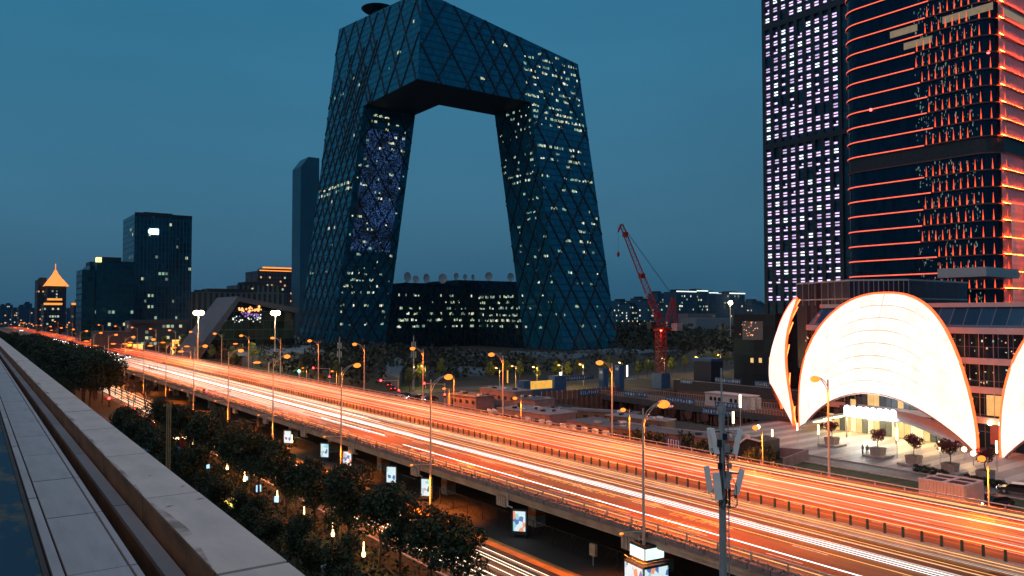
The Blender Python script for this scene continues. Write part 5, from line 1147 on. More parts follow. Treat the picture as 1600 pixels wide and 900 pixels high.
# queue of headlights far left seen between branches
n = 0
for k in range(34):
    y = 335+k*9
    o = dup((cw, cdk)[k % 2]); o.location = ((53.4, 57.0, 60.2)[k % 3]+U(-.3, .3), y+U(-1, 1), DZ+0.02); o.rotation_euler = (0, 0, pi+U(-.03, .03)); o['label'] = 'car with headlights on far down the near carriageway of the flyover, %s in the queue' % ORD[k]; o['group'] = 'queue of cars far down the flyover'
def shed(label, px, py, w, d, h, wallm, roofm, rz=0.0, vents=0):
    p = at_z(px, py); o = thing('site_shed', label, 'shed', (p.x, p.y, 0), rz)
    MB().box((0, 0, h/2), (w, d, h)).build('wall', wallm, o); MB().box((0, 0, h+0.09), (w+0.5, d+0.5, 0.16)).build('roof', roofm, o)
    rs_ = random.Random(int(px*7+py))
    for k in range(5): MB().box((rs_.uniform(-w*.35, w*.35), rs_.uniform(-d*.42, d*.42), h+.35), (rs_.uniform(.4, 1.1), rs_.uniform(.4, 1.4), .45)).build('roof_unit', (steel, darksteel, paint)[k % 3], o)
    MB().tube([(w*.3, -d*.45, h+.28), (w*.3, d*.2, h+.28), (w*.3, d*.2, h-.6)], .07, 5).build('roof_pipe', steel, o)
    MB().box((-w/2-.03, d*.3, 1.0), (.06, .95, 2.0)).build('door', darksteel, o)
    for k in range(vents): MB().box((0, -d/2+d*(k+0.5)/vents, h+0.4), (0.5, 0.5, 0.5)).build('roof_vent', darksteel, o)
    for k in range(int(d/2.5)): MB().box((-w/2-0.02, -d/2+1.2+k*2.5, h*0.55), (0.06, 1.0, 0.9)).build('window', darksteel, o)
    return o
pw_ = mat('pinkish_wall', (0.22, 0.15, 0.15), 0.8, scale=0.5); pr_ = mat('pale_roof', (0.24, 0.24, 0.27), 0.7, scale=0.4); bw_ = mat('beige_wall', (0.13, 0.10, 0.075), 0.8); grr = mat('grey_roof', (0.12, 0.12, 0.13), 0.7, scale=0.4)
shed('flat pale roofed site shed with dark roof vents beside the parapet', 838, 664, 8, 16, 3.2, pw_, pr_, 0.1, 3)
shed('long beige site shed between the parapet and the pit', 920, 660, 3.5, 22, 2.6, bw_, grr, 0.5)
shed('second beige site shed behind the lamp post', 1000, 672, 4, 14, 2.6, bw_, pr_, 0.2)
shed('pinkish shed at the left end of the site', 790, 632, 6, 14, 4.0, pw_, pr_, 0.1)
shed('small dark roofed shed left of the pit wall', 835, 645, 6, 8, 3.5, pw_, grr, 0.0)
shed('flat grey roofed shed near the bushes right of the lamp post', 958, 682, 8, 18, 2.4, pw_, grr, 0.05)
shed('long low grey roof running past the bushes to the mast', 1075, 700, 6, 30, 2.6, bw_, grr, 0.25)
shed('low pale shed left of the first far lamp', 735, 635, 6, 12, 3.0, pw_, grr, 0.1)
gp = thing('gabled_shelter', 'small dark pavilion with a white gabled frame behind the parapet', 'shelter', at_z(1170, 722), 0.1)
MB().beam((0, -2.2, 0), (0, -2.2, 3), .25).beam((0, 2.2, 0), (0, 2.2, 2.4), .25).beam((0, 2.2, 2.4), (0, 0.4, 3.9), .25).beam((0, .4, 3.9), (0, -2.2, 3.6), .25).build('white_frame', paint, gp); MB().prism([(-2.1, 0), (2.1, 0), (2.1, 2.3), (.4, 3.7), (-2.1, 3.4)], 'x', 0.2, 6).build('dark_body', darksteel, gp)
lw = thing('low_wall', 'angled pale retaining wall by the lawn corner', 'wall', (0, 0, 0)); q = [at_z(1190, 712), at_z(1262, 718), at_z(1225, 733)]; lw.location = q[0]
MB().beam(q[0]+Vector((0, 0, .8)), q[1]+Vector((0, 0, .8)), .3, 1.6).beam(q[1]+Vector((0, 0, .85)), q[2]+Vector((0, 0, .85)), .3, 1.7).build('wall', pw_, lw, world=True)
# mirrored lettered sign standing on the far parapet
sn = thing('parapet_sign', 'blue and white lettered sign board rising behind the far parapet', 'sign', (80.2, at_x(1052, 700, 80.2).y, DZ-1)); nv = mat('navy_sign', (0.02, 0.04, 0.16), 0.5)
MB().box((0, 0, 2.0), (0.1, 2.6, 1.5)).build('board', nv, sn); MB().b2((-.05, -1, 0), (.05, -.9, 1.3)).b2((-.05, .9, 0), (.05, 1, 1.3)).build('post', steel, sn)
for k, shp in enumerate(((0, 0, .12, 1), (0.3, 0, .42, 1), (0, 0, 1, .12), (0, .88, 1, 1), (0.5, 0, .62, 1))):
    MB().b2((-0.09, -1.05+k*.45, 1.45), (-0.055, -0.95+k*.45, 2.5)).b2((-0.09, -1.2+k*.45, 2.38 if k % 2 else 1.45), (-0.055, -.9+k*.45, 2.5 if k % 2 else 1.57)).build('letter', paint, sn)
wbx2 = MB().box((0, 0, .45), (0.5, 0.9, 0.9)).mesh('cabinet', paint)
for k, px in enumerate((824, 846, 857, 879, 894, 912, 929, 946)):
    p = at_x(px, 670, 79.6); o = bpy.data.objects.new('parapet_cabinet', wbx2); COL.objects.link(o); o.location = (79.7, p.y, DZ+0.25); tag(o, 'small white box mounted on the far parapet, %s from the left' % (['first']+ORD[1:])[k], 'cabinet', 'white boxes on the far parapet')
# ================================================================ construction site
sbm = mat('site_blue', (0.02, 0.09, 0.20), 0.6, scale=1); ltr = mat('banner_white', (0.5, 0.55, 0.6), 0.6)
sbd = thing('site_bridge', 'steel site bridge over the pit on trestles with white railings', 'bridge', (155, 106, 0))
MB().b2((154, 104, 0.01), (166, 166.5, 0.55)).build('deck', mat('site_deck', (0.10, 0.065, 0.05), 0.9, scale=0.4), sbd, world=True)
MB().b2((153.9, 104, -1.0), (154.6, 166, 0)).b2((165.4, 104, -1), (166.1, 166, 0)).build('girder', mat('girder_paint', (0.05, 0.06, 0.07), 0.6), sbd, world=True)
tr = MB()
for x in (154.5, 160, 165.5): tr.tube([(x-155, 0, -9), (x-155, 0, -0.9)], 0.28, 6)
tr.beam((-.5, 0, -1.3), (10.5, 0, -1.3), .4).beam((-.5, 0, -5), (10.5, 0, -5), .3).beam((-.5, 0, -8.8), (5, 0, -1.4), .2).beam((10.5, 0, -8.8), (5, 0, -1.4), .2)
tr = tr.mesh('trestle', mat('trestle_steel', (0.07, 0.04, 0.035), 0.8))
y = 108
while y < 165: share(sbd, 'trestle', tr, (0, y-106, 0)); share(sbd, 'side_brace', MB().beam((-.5, 0, -8.5), (-.5, 5.2, -1.2), .18).mesh('side_brace', bpy.data.materials['trestle_steel']), (0, y-106, 0)); y += 5.6
rlw = mat('railing_white', (0.45, 0.33, 0.31), 0.6)
rail = MB(); y = 104
while y < 166: rail.b2((154.02, y, .55), (154.08, y+.08, 1.7)).b2((165.9, y, .55), (165.96, y+.08, 1.7)); y += 0.8
rail.b2((154, 104, 1.68), (154.1, 166, 1.76)).b2((165.88, 104, 1.68), (165.98, 166, 1.76)); rail.build('railing', rlw, sbd, world=True)
# stacked building materials between the sheds
sr = random.Random(31); SC = [mat('timber', (.14, .09, .05), .9), mat('rebar', (.09, .05, .04), .8), paint, sbm]
for i in range(16):
    p = at_z(sr.uniform(735, 1100), sr.uniform(645, 668)); p.x = max(p.x, 101+sr.random()*6)
    if PX0-3 < p.x and PY0-3 < p.y < PY1+3: p.x = PX0-5
    m_ = SC[i % 4]; o = thing('material_stack', 'low stack of %s lying on the site ground, %s from the camera' % (('timber', 'rusty bars', 'white board', 'blue sheeting')[i % 4], ORD[i]), 'stack', (p.x, p.y, 0), sr.uniform(0, 3), 'stacks of site materials')
    for k in range(4): MB().box((0, -0.9+k*.6, .3+.15*(k % 2)), (sr.uniform(2.5, 4), .45, .6+.3*(k % 2))).build('bundle', m_, o)
def banner(label, px0, py0, px1, py1, z, h, n, xplane=None, yplane=None, light=False):
    if xplane: a, b = at_x(px0, py0, xplane), at_x(px1, py1, xplane)
    else: a, b = at_y(px0, py0, yplane), at_y(px1, py1, yplane)
    a.z = b.z = z; o = thing('site_banner', label, 'banner', (a.x, a.y, z)); d = b-a; L = d.length; o.rotation_euler = (0, 0, atan2(d.y, d.x))
    MB().b2((0, -0.05, 0), (L, 0.05, h)).build('sheet', sbm, o); rr_ = random.Random(int(px0)); yy = -0.07
    s = -1
    for k in range(n):
        c = L*(k+0.7)/(n+0.4); w = min(0.75, L/(n+1)*0.7); mb = MB()
        for _ in range(3):
            mb.b2((c-w/2, s*0.06, h*rr_.uniform(.2, .75)), (c+w/2, s*0.08, h*rr_.uniform(.2, .75)+.12)) if rr_.random() < .5 else mb.b2((c+w*rr_.uniform(-.5, .4), s*0.06, h*.2), (c+w*rr_.uniform(-.5, .4)+.13, s*0.08, h*.8))
        mb.build('character', ltr, o)
    return o
banner('blue banner with white characters on the bridge railing, left one', 975, 618, 1007, 0, 1.0, 1.3, 8, xplane=153.8)
banner('blue banner with white characters on the bridge railing, middle one', 1040, 618, 1080, 0, 0.7, 1.4, 10, xplane=153.8)
banner('blue banner with white characters below the office cabin', 1097, 618, 1142, 0, -1.1, 1.5, 12, xplane=153.7)
banner('blue banner with white characters hung on the office cabin rail', 1117, 618, 1150, 0, 1.0, 1.3, 8, xplane=153.6)
banner('long blue banner with white characters on the fence left of the pit', 870, 0, 925, 0, 3.2, 1.5, 14, yplane=182)
banner('blue banner with white characters on the pit edge fence', 904, 0, 933, 0, 0.6, 1.6, 9, yplane=165.5)
banner('blue banner on the far pit fence behind the crane', 1058, 0, 1078, 0, 2.0, 1.3, 6, xplane=187)
banner('long blue banner with pale characters on the fence left of the dark cube', 1112, 0, 1152, 0, 3.2, 1.5, 12, xplane=188)
banner('blue banner with pale characters right of the dark cube', 1173, 0, 1200, 0, 2.9, 1.7, 8, xplane=188.5)
fn = thing('site_fence', 'dark grey site fence along the far edge of the pit', 'fence', (187, 106, 0)); MB().b2((187.2, 104, 0), (187.4, 168, 3.0)).build('panel', mat('fence_sheet', (0.04, 0.035, 0.04), 0.8), fn, world=True); MB().b2((187.1, 104, 3.0), (187.5, 168, 3.1)).build('rail', steel, fn, world=True)
fn = thing('site_fence', 'brown panelled fence on the left edge of the pit under the blue banner', 'fence', (132, 166, 0)); fpn = MB().b2((0, 0, 0), (1.7, 0.1, 2.3)).mesh('fence_panel', mat('fence_mesh_panel', (0.16, 0.07, 0.05), 0.8)); fps = MB().b2((-.08, -.05, 0), (.08, .15, 2.6)).mesh('fence_post', rlw)
for k in range(16): share(fn, 'fence_panel', fpn, (k*1.85+.1, 0.3, 0)); share(fn, 'fence_post', fps, (k*1.85, 0.3, 0))
bg2 = thing('site_gate', 'blue site gate house with an orange-lit opening', 'gate', (0, 0, 0)); p = at_z(848, 618); bg2.location = p
MB().b2((-7, 0, 0), (-4.5, 3, 4.6)).b2((4.5, 0, 0), (9, 3, 5.4)).b2((-4.5, 0.1, 0), (4.5, 2.9, 1.8)).build('blue_wall', sbm, bg2); MB().b2((-4.4, 1, 1.9), (4.4, 1.4, 4.2)).build('lit_opening', em('amber_opening', (1, .5, .08), 0.9), bg2)
for k, (px, py, h_, lb) in enumerate(((943, 612, 7, 'blue square site pillar left of the tall lamp post'), (968, 612, 8, 'blue square site pillar right of the tall lamp post'))):
    p = at_z(px, py); o = thing('site_pillar', lb, 'pillar', p); MB().box((0, 0, h_/2), (2.0, 2.0, h_)).box((0, 0, h_+.1), (2.3, 2.3, .2)).build('shaft', sbm, o); MB().box((-1.03, 0, h_-1), (.06, 1.2, .8)).build('panel', ltr, o)
o = thing('site_tower_block', 'dark blue sheeted site stair tower with a pale blue top band', 'site tower', at_z(1107, 606)); MB().box((0, 0, 4.4), (6, 7, 8.8)).build('sheeting', mat('navy_sheeting', (0.01, 0.02, 0.045), 0.7), o); MB().box((0, 0, 9.1), (6.3, 7.3, 0.9)).build('top_band', sbm, o)
cb = thing('office_cabin', 'white prefabricated office cabin on the site bridge', 'cabin', (160, 0, 0.56)); p = at_x(1143, 620, 159); cb.location = (p.x, p.y, 0.56)
cbw = mat('cabin_white', (0.55, 0.42, 0.40), 0.7, var=0.1); MB().box((0, 0, 1.6), (4.5, 13, 3.2)).build('wall', cbw, cb); MB().box((0, 0, 3.28), (4.9, 13.4, 0.15)).build('roof', cbw, cb)
for y in (-4.4, -3.0, -1.6, 2.0, 3.3, 4.6): MB().box((-2.28, y, 1.9), (.06, .8, .9)).build('window', darksteel, cb)
MB().box((-1.2, -7.2, 1.5), (.1, 1.3, 2.9)).box((1.2, -7.2, 1.5), (.1, 1.3, 2.9)).build('door_leaf', paint, cb)
for i, (px, py, w, lb) in enumerate(((875, 596, 3, 'glowing white bus shelter panel beside the yellow tree'), (971, 584, 2.6, 'glowing advertising panel right of the blue pillars, left one'), (979, 582, 2.6, 'glowing advertising panel right of the blue pillars, right one'), (792, 592, 1.2, 'small orange lit notice box by the spring trees'))):
    p = at_z(px, py+9); o = thing('light_box', lb, 'light box', p, 0.6); MB().box((0, 0, 2.6), (w+.2, .4, 4.6)).build('frame', darksteel, o); MB().box((0, -.24, 2.7), (w, .06, 4.2)).build('screen', em('white_screen', (.9, .95, 1), 3.2) if i < 3 else MATS['amber_opening'], o)
# ---- the red crane
CR = at_z(1033, 606); rc = mat('crane_red', (0.22, 0.008, 0.014), 0.5, var=0.15)
cn_ = thing('tower_crane', 'red luffing tower crane with raised lattice jib', 'crane', CR)
MB().box((0, 0, 2.4), (4.2, 4.2, 4.8)).build('base_hoarding', sbm, cn_)
def lattice(mb, a, b, w, n, r, up=(0, 0, 1), w1=None):
    a, b = Vector(a), Vector(b); d = (b-a).normalized(); u = Vector(up)
    if abs(d.dot(u)) > .95: u = Vector((1, 0, 0))
    x = d.cross(u).normalized(); y = x.cross(d).normalized(); w1 = w1 or w
    P = []
    for k in range(n+1):
        t = k/n; c = a.lerp(b, t); ww = (w+(w1-w)*t)/2; P.append([c+x*ww*i+y*ww*j for i, j in ((-1, -1), (1, -1), (1, 1), (-1, 1))])
    for q in range(4): mb.tube([p_[q] for p_ in P], r, 4, caps=False)
    for k in range(n):
        for q in range(4): mb.beam(P[k][q], P[k+1][(q+1) % 4], r*1.2); mb.beam(P[k][q], P[k][(q+1) % 4], r*1.2)
    return mb
lattice(MB(), (0, 0, 4.8), (0, 0, 18.5), 2.4, 8, .15).build('mast', rc, cn_)
MB().box((0, 0, 18.9), (3.4, 3.4, 0.9)).box((2.0, -1.0, 19.1), (6.5, 2.6, 0.7)).build('slewing_deck', rc, cn_)
rv = Vector((cos(YAW), -sin(YAW), 0))
# jib: foot on the deck, rising to upper left as photographed (jib lies across the view)
tip = at_y(972, 350, 0.0001) if False else None
foot = Vector((0, 0, 19.4)); tipd = (CR-CAM).length
kk = (972-1033)/1200*(Vector((CR.x, CR.y, 0)).length*cos(atan2(1033-800, 1200)))
tipv = rv*kk + Vector((0, 0, at_x(972, 350, CR.x).z*1.0)); 
F_ = Vector((CR.x, CR.y, 0)).dot(Vector((sin(YAW), cos(YAW), 0))); tipv.z = 24+(490-350)/1200*F_
lattice(MB(), foot+rv*0.5, tipv, 2.2, 26, .085, up=tuple(rv.cross(Vector((0, 0, 1)))), w1=1.0).build('jib', rc, cn_)
for t in (0.12, 0.5, 0.9): q_ = (foot+rv*0.5).lerp(tipv, t); MB().box(q_, (2.4*(1-t*.5), 1.4, 1.6)).build('jib_joint', rc, cn_)
ap = foot+rv*4.2+Vector((0, 0, 9.8)); fA = foot+rv*1.5
af = MB(); lattice(af, fA, ap, 1.1, 6, .09, up=tuple(rv.cross(Vector((0, 0, 1))))); lattice(af, foot+rv*5.0, ap, 0.9, 6, .09, up=tuple(rv.cross(Vector((0, 0, 1))))); af.build('a_frame', rc, cn_)
MB().beam(ap, tipv, .09).beam(ap+Vector((0, 0, .5)), tipv+Vector((.3, 0, 0)), .07).build('luffing_cable', darksteel, cn_)
MB().tube([tipv, tipv+rv*-1.0+Vector((0, 0, -2.5))], .3, 5).beam(tipv+rv*-1.0, tipv+rv*-1.0+Vector((0, 0, -9)), .06).ball(tipv+rv*-1.0+Vector((0, 0, -9.8)), .5, .5, .9).build('hook_block', rc, cn_)
MB().box(foot+rv*-3.2+Vector((0, 0, .8)), (1.8, 2, 2.2)).build('cab', darksteel, cn_); MB().box(foot+rv*5.2+Vector((0, 0, 0.3)), (2.6, 2.6, 2.4)).build('counterweight', mat('counterweight', (.3, .28, .28), .7), cn_)
MB().ball(foot+Vector((-1.5, -1.5, -.8)), .3).build('red_lamp', em('crane_lamp', (1, .05, .02), 30), cn_); point(cn_, (-2.5, -2.5, 17), (1, .06, .04), 350, .3); point(cn_, (-6, -6, 26), (1, .06, .04), 250, .3)
# ---- dark cube building
dc = thing('dark_cube_building', 'blackish brown cube building with a square screen high on its left side', 'building', (0, 0, 0)); a = at_z(1147, 603); dc.location = (a.x, a.y, 0); b = at_x(1212, 600, a.x)
cbm = glass_grid('cube_wall', (0.018, 0.012, 0.012), (0.010, 0.008, 0.008), 4, 4, 0.6, 0.03, 0.04, 0.3); hh = 24-0.002*200
D1 = b.y-a.y; hh = at_z(1160, 492, 0).z if False else 24.0
MB().wallbox(a.x, a.x+30, min(a.y, b.y), max(a.y, b.y), 0, 23.6).build('wall', cbm, dc, world=True)
def onc(px, py, off=0.08): p = at_x(px, py, a.x-off); return p
q = [onc(1160, 502), onc(1192, 502), onc(1192, 531), onc(1160, 531)]; MB().face([q[3], q[2], q[1], q[0]]).build('screen', mat('grey_screen', (0.10, 0.10, 0.11), 0.5, var=0.3, scale=1, stretch=(1, 6, .2)), dc, world=True)
spk = MB(); rq = random.Random(3)
for _ in range(26): p = onc(rq.uniform(1156, 1184), rq.uniform(502, 526), .15); spk.box(p, (.05, .22, .22))
spk.build('string_lights', em('string_light', (1, .4, .2), 2), dc, world=True, kind='stuff')
for px, py in ((1175, 563), (1188, 563), (1204, 562)): p = onc(px, py, .1); MB().box(p, (.08, 1.1, 1.5)).build('lit_window', MATS['lobby_gold'], dc, world=True)
MB().b2((a.x-.3, min(a.y, b.y)-.3, 23.6), (a.x+30, max(a.y, b.y), 24.0)).build('parapet', darksteel, dc, world=True)
dc.location.z = 0
# ================================================================ traffic signals
ts = thing('traffic_signal', '', 'traffic signal'); MB().tube([(0, 0, 0), (0, 0, 6.6)], .12, 7).tube([(0, 0, 6.3), (-6, 0, 6.6)], .08, 6).build('pole', lampM, ts); MB().box((-5.5, 0, 6.6), (1.2, .3, .45)).box((0, -.2, 3.5), (.4, .3, 1.1)).build('signal_housing', darksteel, ts)
rdE = em('red_signal', (1, .02, .02), 25); gnE = em('green_signal', (.05, 1, .7), 18)
MB().ball((-5.2, -.22, 6.6), .26).ball((0, -.4, 3.8), .22).build('red_lens', rdE, ts); point(ts, (-5.2, -1, 6.6), (1, .03, .02), 180, .2)
for i, (px, py, lb) in enumerate(((515, 607, 'traffic signal with red light on a mast arm beyond the flyover'), (695, 640, 'traffic signal mast arm at the junction beside the far parapet'), (208, 668, 'traffic signal showing red at the crossing in front of the bare trees'), (359, 655, 'signal mast arm under the flyover at the crossing'), (622, 632, 'red traffic signal by the tail lights right of the lamp row'))):
    p = at_z(px, py); o = ts if i == 0 else dup(ts); o.location = (p.x, p.y, 0); o.rotation_euler = (0, 0, [-0.6, -0.6, 0.3, -0.6, 0][i]); o['label'] = lb
o = thing('traffic_signal', 'green traffic signal left of the red one beyond the flyover', 'traffic signal', at_z(467, 614)); MB().tube([(0, 0, 0), (0, 0, 6.4)], .1, 6).build('pole', lampM, o); MB().ball((0, 0, 6.6), .34).build('green_lens', gnE, o); point(o, (-.5, -.5, 6.6), (.05, 1, .7), 250, .2)
# ================================================================ telecom masts
galv = mat('mast_galvanised', (0.30, 0.33, 0.34), 0.5, metal=0.3, var=0.15, scale=2); antw = mat('antenna_white', (0.86, 0.84, 0.80), 0.5, var=0.08)
MX = 30.5; mq = at_x(1129, 800, MX); ms = thing('telecom_mast', 'near grey telecom mast carrying white panel antennas and coiled cables', 'mast', (MX, mq.y, 0))
FM = Vector((MX, mq.y, 0)).dot(Vector((sin(YAW), cos(YAW), 0))); zz = lambda py: 24+(490-py)/1200*FM
MB().tube([(0, 0, 0), (0, 0, zz(640))], [0.24, 0.145], 12).build('pole', galv, ms); MB().tube([(0, 0, zz(645)), (0, 0, zz(635))], 0.19, 10).tube([(0, 0, zz(636)), (0, 0, zz(575))], 0.045, 8).build('spire', galv, ms)
for k in range(40): z = zz(900)+k*0.36; 
ld = MB()
z = zz(1000)
while z < zz(645): ld.beam((.30, -.12, z), (.30, .12, z), .03); z += 0.3
ld.beam((.3, -.14, zz(1000)), (.3, -.14, zz(645)), .035).beam((.3, .14, zz(1000)), (.3, .14, zz(645)), .035).build('ladder', galv, ms)
rvu = rv
def ant(dx, dd, py0, py1, tilt, w=0.30):
    fdir = Vector((-sin(YAW), -cos(YAW), 0)); c0 = rv*dx+fdir*dd; z1_, z0_ = zz(py0), zz(py1); a = c0+Vector((0, 0, z0_))+rv*(-tilt); b = c0+Vector((0, 0, z1_))+rv*tilt
    p_ = MB().beam(a, b, w, 0.13, up=tuple(fdir)).build('antenna', antw, ms)
    MB().beam(c0*0.3+Vector((0, 0, z1_-.15)), b+Vector((0, 0, -.2)), .04).beam(c0*.3+Vector((0, 0, z0_+.15)), a+Vector((0, 0, .2)), .04).tube([a-Vector((0, 0, .05)), c0*.7+Vector((0, 0, z0_-.35)), c0*.25+Vector((0, 0, z0_-.1)), c0*.2+Vector((0, 0, z0_+.4))], .018, 4).build('bracket', darksteel, p_)
s_ = FM/1200
ant(-13*s_, .15, 668, 707, -4*s_, 0.24); ant(-17*s_, -.1, 668, 706, -2*s_, 0.2); ant(24*s_, 0, 670, 708, 4*s_, 0.24); ant(-10*s_, .28, 735, 776, -2*s_, .33); ant(-21*s_, -.05, 727, 768, -3*s_, .26); ant(26*s_, 0, 731, 770, 5*s_, .26)
for dx, py, w in ((-6, 690, .22), (6, 698, .26), (8, 740, .26), (5, 752, .3), (-5, 725, .2), (10, 725, .18), (3, 680, .2)):
    MB().box(rv*(dx*s_)+Vector((-.12, -.16, zz(py))), (w, w*.7, w*1.5), rz=-YAW).build('radio_unit', galv if dx > 4 else darksteel, ms)
cb2 = MB(); rc_ = random.Random(5)
for k in range(9):
    a = rc_.uniform(-1, 1); z0_ = zz(rc_.uniform(770, 790)); cb2.tube([rv*a*.3+Vector((0, -.15, zz(rc_.uniform(690, 740)))), rv*(a*.5)+Vector((0, -.3, (z0_+zz(730))/2)), rv*a*.55+Vector((0, -.25, z0_)), rv*a*.2+Vector((0, -.2, z0_-.15)), rv*.05+Vector((0, -.2, z0_+.3))], .02, 5)
cb2.build('cable', darksteel, ms)
MB().tube([rv*.33+Vector((.05, -.2, zz(780)))+Vector((cos(a)*.22*cos(YAW), -cos(a)*.22*sin(YAW), sin(a)*.3)) for a in [2*pi*k/14 for k in range(15)]], .022, 5).build('cable_coil', darksteel, ms)
for z_ in (zz(672), zz(700), zz(738), zz(765)): MB().beam(rv*-.55+Vector((0, 0, z_)), rv*.75+Vector((0, 0, z_)), .05).build('crossarm', galv, ms)
for i, (px, pyt, pyb, lb) in enumerate(((646, 524, 610, 'slender telecom pole with small antennas in front of the tower opening'), (530, 526, 600, 'slender dark telecom pole beside the left leg of the tower'))):
    p = at_z(px, pyb); F = (Vector((p.x, p.y, 0))).dot(Vector((sin(YAW), cos(YAW), 0))); h_ = 24+(490-pyt)/1200*F
    o = thing('telecom_pole', lb, 'mast', p); MB().tube([(0, 0, 0), (0, 0, h_)], [.35, .12], 7).build('pole', galv, o)
    for k, (dz_, rr_) in enumerate(((3, .5), (3, -.5), (6, .6), (6, -.6))): MB().beam(rv*rr_+Vector((0, 0, h_-dz_-1)), rv*rr_+Vector((0, 0, h_-dz_+1)), .35).build('antenna', galv, o)
# ================================================================ advertising light boxes along the frontage road
def adm(name, seed):
    m = bpy.data.materials.new(name); m.use_nodes = True; n = m.node_tree; b = n.nodes['Principled BSDF']; t = n.nodes.new('ShaderNodeTexCoord'); no = n.nodes.new('ShaderNodeTexVoronoi'); no.inputs['Scale'].default_value = 2.6
    mp = n.nodes.new('ShaderNodeMapping'); mp.inputs['Location'].default_value = (seed, seed*2, 0); mp.inputs['Scale'].default_value = (1, 1, .7); n.links.new(t.outputs['Object'], mp.inputs[0]); n.links.new(mp.outputs[0], no.inputs['Vector'])
    r = n.nodes.new('ShaderNodeValToRGB'); r.color_ramp.interpolation = 'CONSTANT'; e = r.color_ramp.elements; e[0].color = (.75, .95, 1, 1); e[1].position = .62; e[1].color = (1, .35, .18, 1); k = e.new(.74); k.color = (.08, .18, .5, 1); k = e.new(.86); k.color = (.35, .7, .75, 1)
    s = n.nodes.new('ShaderNodeSeparateColor'); n.links.new(no.outputs['Color'], s.inputs[0]); n.links.new(s.outputs[0], r.inputs[0]); n.links.new(r.outputs[0], b.inputs['Emission Color']); b.inputs['Emission Strength'].default_value = 0.9; b.inputs['Base Color'].default_value = (.02, .02, .02, 1); return m
ads = [adm('poster_light_%d' % k, k*3.7) for k in range(3)]
for i, (px, pyt, pyb) in enumerate(((812, 808, 846), (667, 758, 790), (612, 738, 766), (543, 711, 736), (508, 694, 716), (450, 672, 690))):
    p = at_x(px, pyb, 49.8 if i != 6 else 49.8); F = p.dot(Vector((sin(YAW), cos(YAW), 0))); h_ = (pyb-pyt)/1200*F
    o = thing('advert_light_box', 'glowing advertising light box under the flyover edge, %s from the right' % ['first', 'second', 'third', 'fourth', 'fifth', 'sixth'][i], 'light box', (p.x, p.y, 0), radians(38), 'advertising boxes along the frontage road')
    H_ = 2.7; MB().box((0, 0, H_/2+.35), (.35, 1.75, H_), taper=.96).tube([(0, -.6, 0), (0, -.6, .5)], .08, 6).tube([(0, .6, 0), (0, .6, .5)], .08, 6).build('frame', darksteel, o)
    MB().box((-.19, 0, H_/2+.45), (.04, 1.35, H_*.78)).build('poster', ads[i % 3], o); point(o, (-1.2, 0, 1.8), (.7, .95, 1), 30, .5)
# fence behind the light boxes
ff = thing('mesh_fence', 'dark mesh fence running along the foot of the flyover', 'fence', (50.6, 0, 0)); fp = MB().tube([(0, 0, 0), (0, 0, 2.0)], .05, 5).mesh('fence_post', darksteel)
y = 30
while y < 170: share(ff, 'fence_post', fp, (0, y, 0)); y += 3.2
mf = MB(); y = 30.0
while y < 170: mf.beam((50.6, y, .1), (50.6, y+1.6, 1.9), .02).beam((50.6, y+1.6, .1), (50.6, y, 1.9), .02); y += 0.8
mf.beam((50.6, 30, 1.95), (50.6, 170, 1.95), .05).build('mesh', darksteel, ff, world=True, kind='stuff')
# the big kiosk with three posters at the lower right
kq = at_x(1006, 905, 48.0); kk_ = thing('advert_kiosk', 'dark kiosk roofed box with large glowing posters below the flyover', 'kiosk', (kq.x-0.2, kq.y-0.5, 0), radians(-8))
MB().box((0, 0, 1.6), (2.6, 2.6, 3.2)).box((.3, .3, 3.9), (2.0, 2.0, 1.4)).build('body', darksteel, kk_)
for s, r0 in ((0, 0), (1, 1)):
    if s == 0: MB().box((-1.34, 0, 1.75), (.05, 2.4, 2.5)).build('poster', ads[0], kk_); MB().box((-.74, .3, 3.95), (.05, 1.9, .9)).build('poster', coolE if False else em('cool_poster', (.7, 1, .95), 1.3), kk_)
    else: MB().box((0, -1.34, 1.75), (2.4, .05, 2.5)).build('poster', ads[1], kk_); MB().box((.3, -.74, 3.95), (1.9, .05, .9)).build('poster', MATS['cool_poster'], kk_)
MB().tube([(-1.3, -1.3, 3.5), (1.3, -1.3, 3.5)], .03, 4).tube([(-1.3, -1.3, 3.5), (-1.3, 1.3, 3.5)], .03, 4).build('handrail', steel, kk_)
ds2 = thing('junction_box', 'small pale metal cabinet beside the mesh fence', 'cabinet', at_x(927, 885, 50.0)); ds2.location.z = 0; MB().box((0, 0, 1.5), (.3, .8, 1.1)).build('case', mat('cabinet_beige', (.5, .36, .22), .6), ds2); MB().tube([(0, 0, 0), (0, 0, 1)], .06, 6).build('post', steel, ds2)
# garden flame lamps
gf = thing('garden_lamp', '', 'garden lamp', group='slim glowing garden lamps among the trees'); MB().tube([(0, 0, 0), (0, 0, .35)], .1, 6).build('base', darksteel, gf)
gw = em('garden_glow', (1, .6, .2), 9); MB().tube([(0, 0, .35), (0, 0, .7), (0, 0, 1.6)], [.15, .09, .045], 7).ball((0, 0, .55), .2).build('glow_tube', gw, gf)
for i, (px, py) in enumerate(((301, 706), (355, 744), (382, 763), (433, 797), (475, 825), (520, 853), (568, 886), (456, 700))):
    p = at_z(px, py); o = gf if i == 0 else dup(gf); o.location = (p.x, p.y, 0.6); o.scale = (1, 1, 1.1); o['label'] = 'slim flame-shaped garden lamp glowing among the dark trees, %s from the left' % (['first']+ORD[1:])[i]; point(o, (0, -.5, 1.2), (1, .6, .2), 90, .15)
    MB().tube([(0, 0, -.7), (0, 0, 0)], .05, 5).build('stake', darksteel, o)
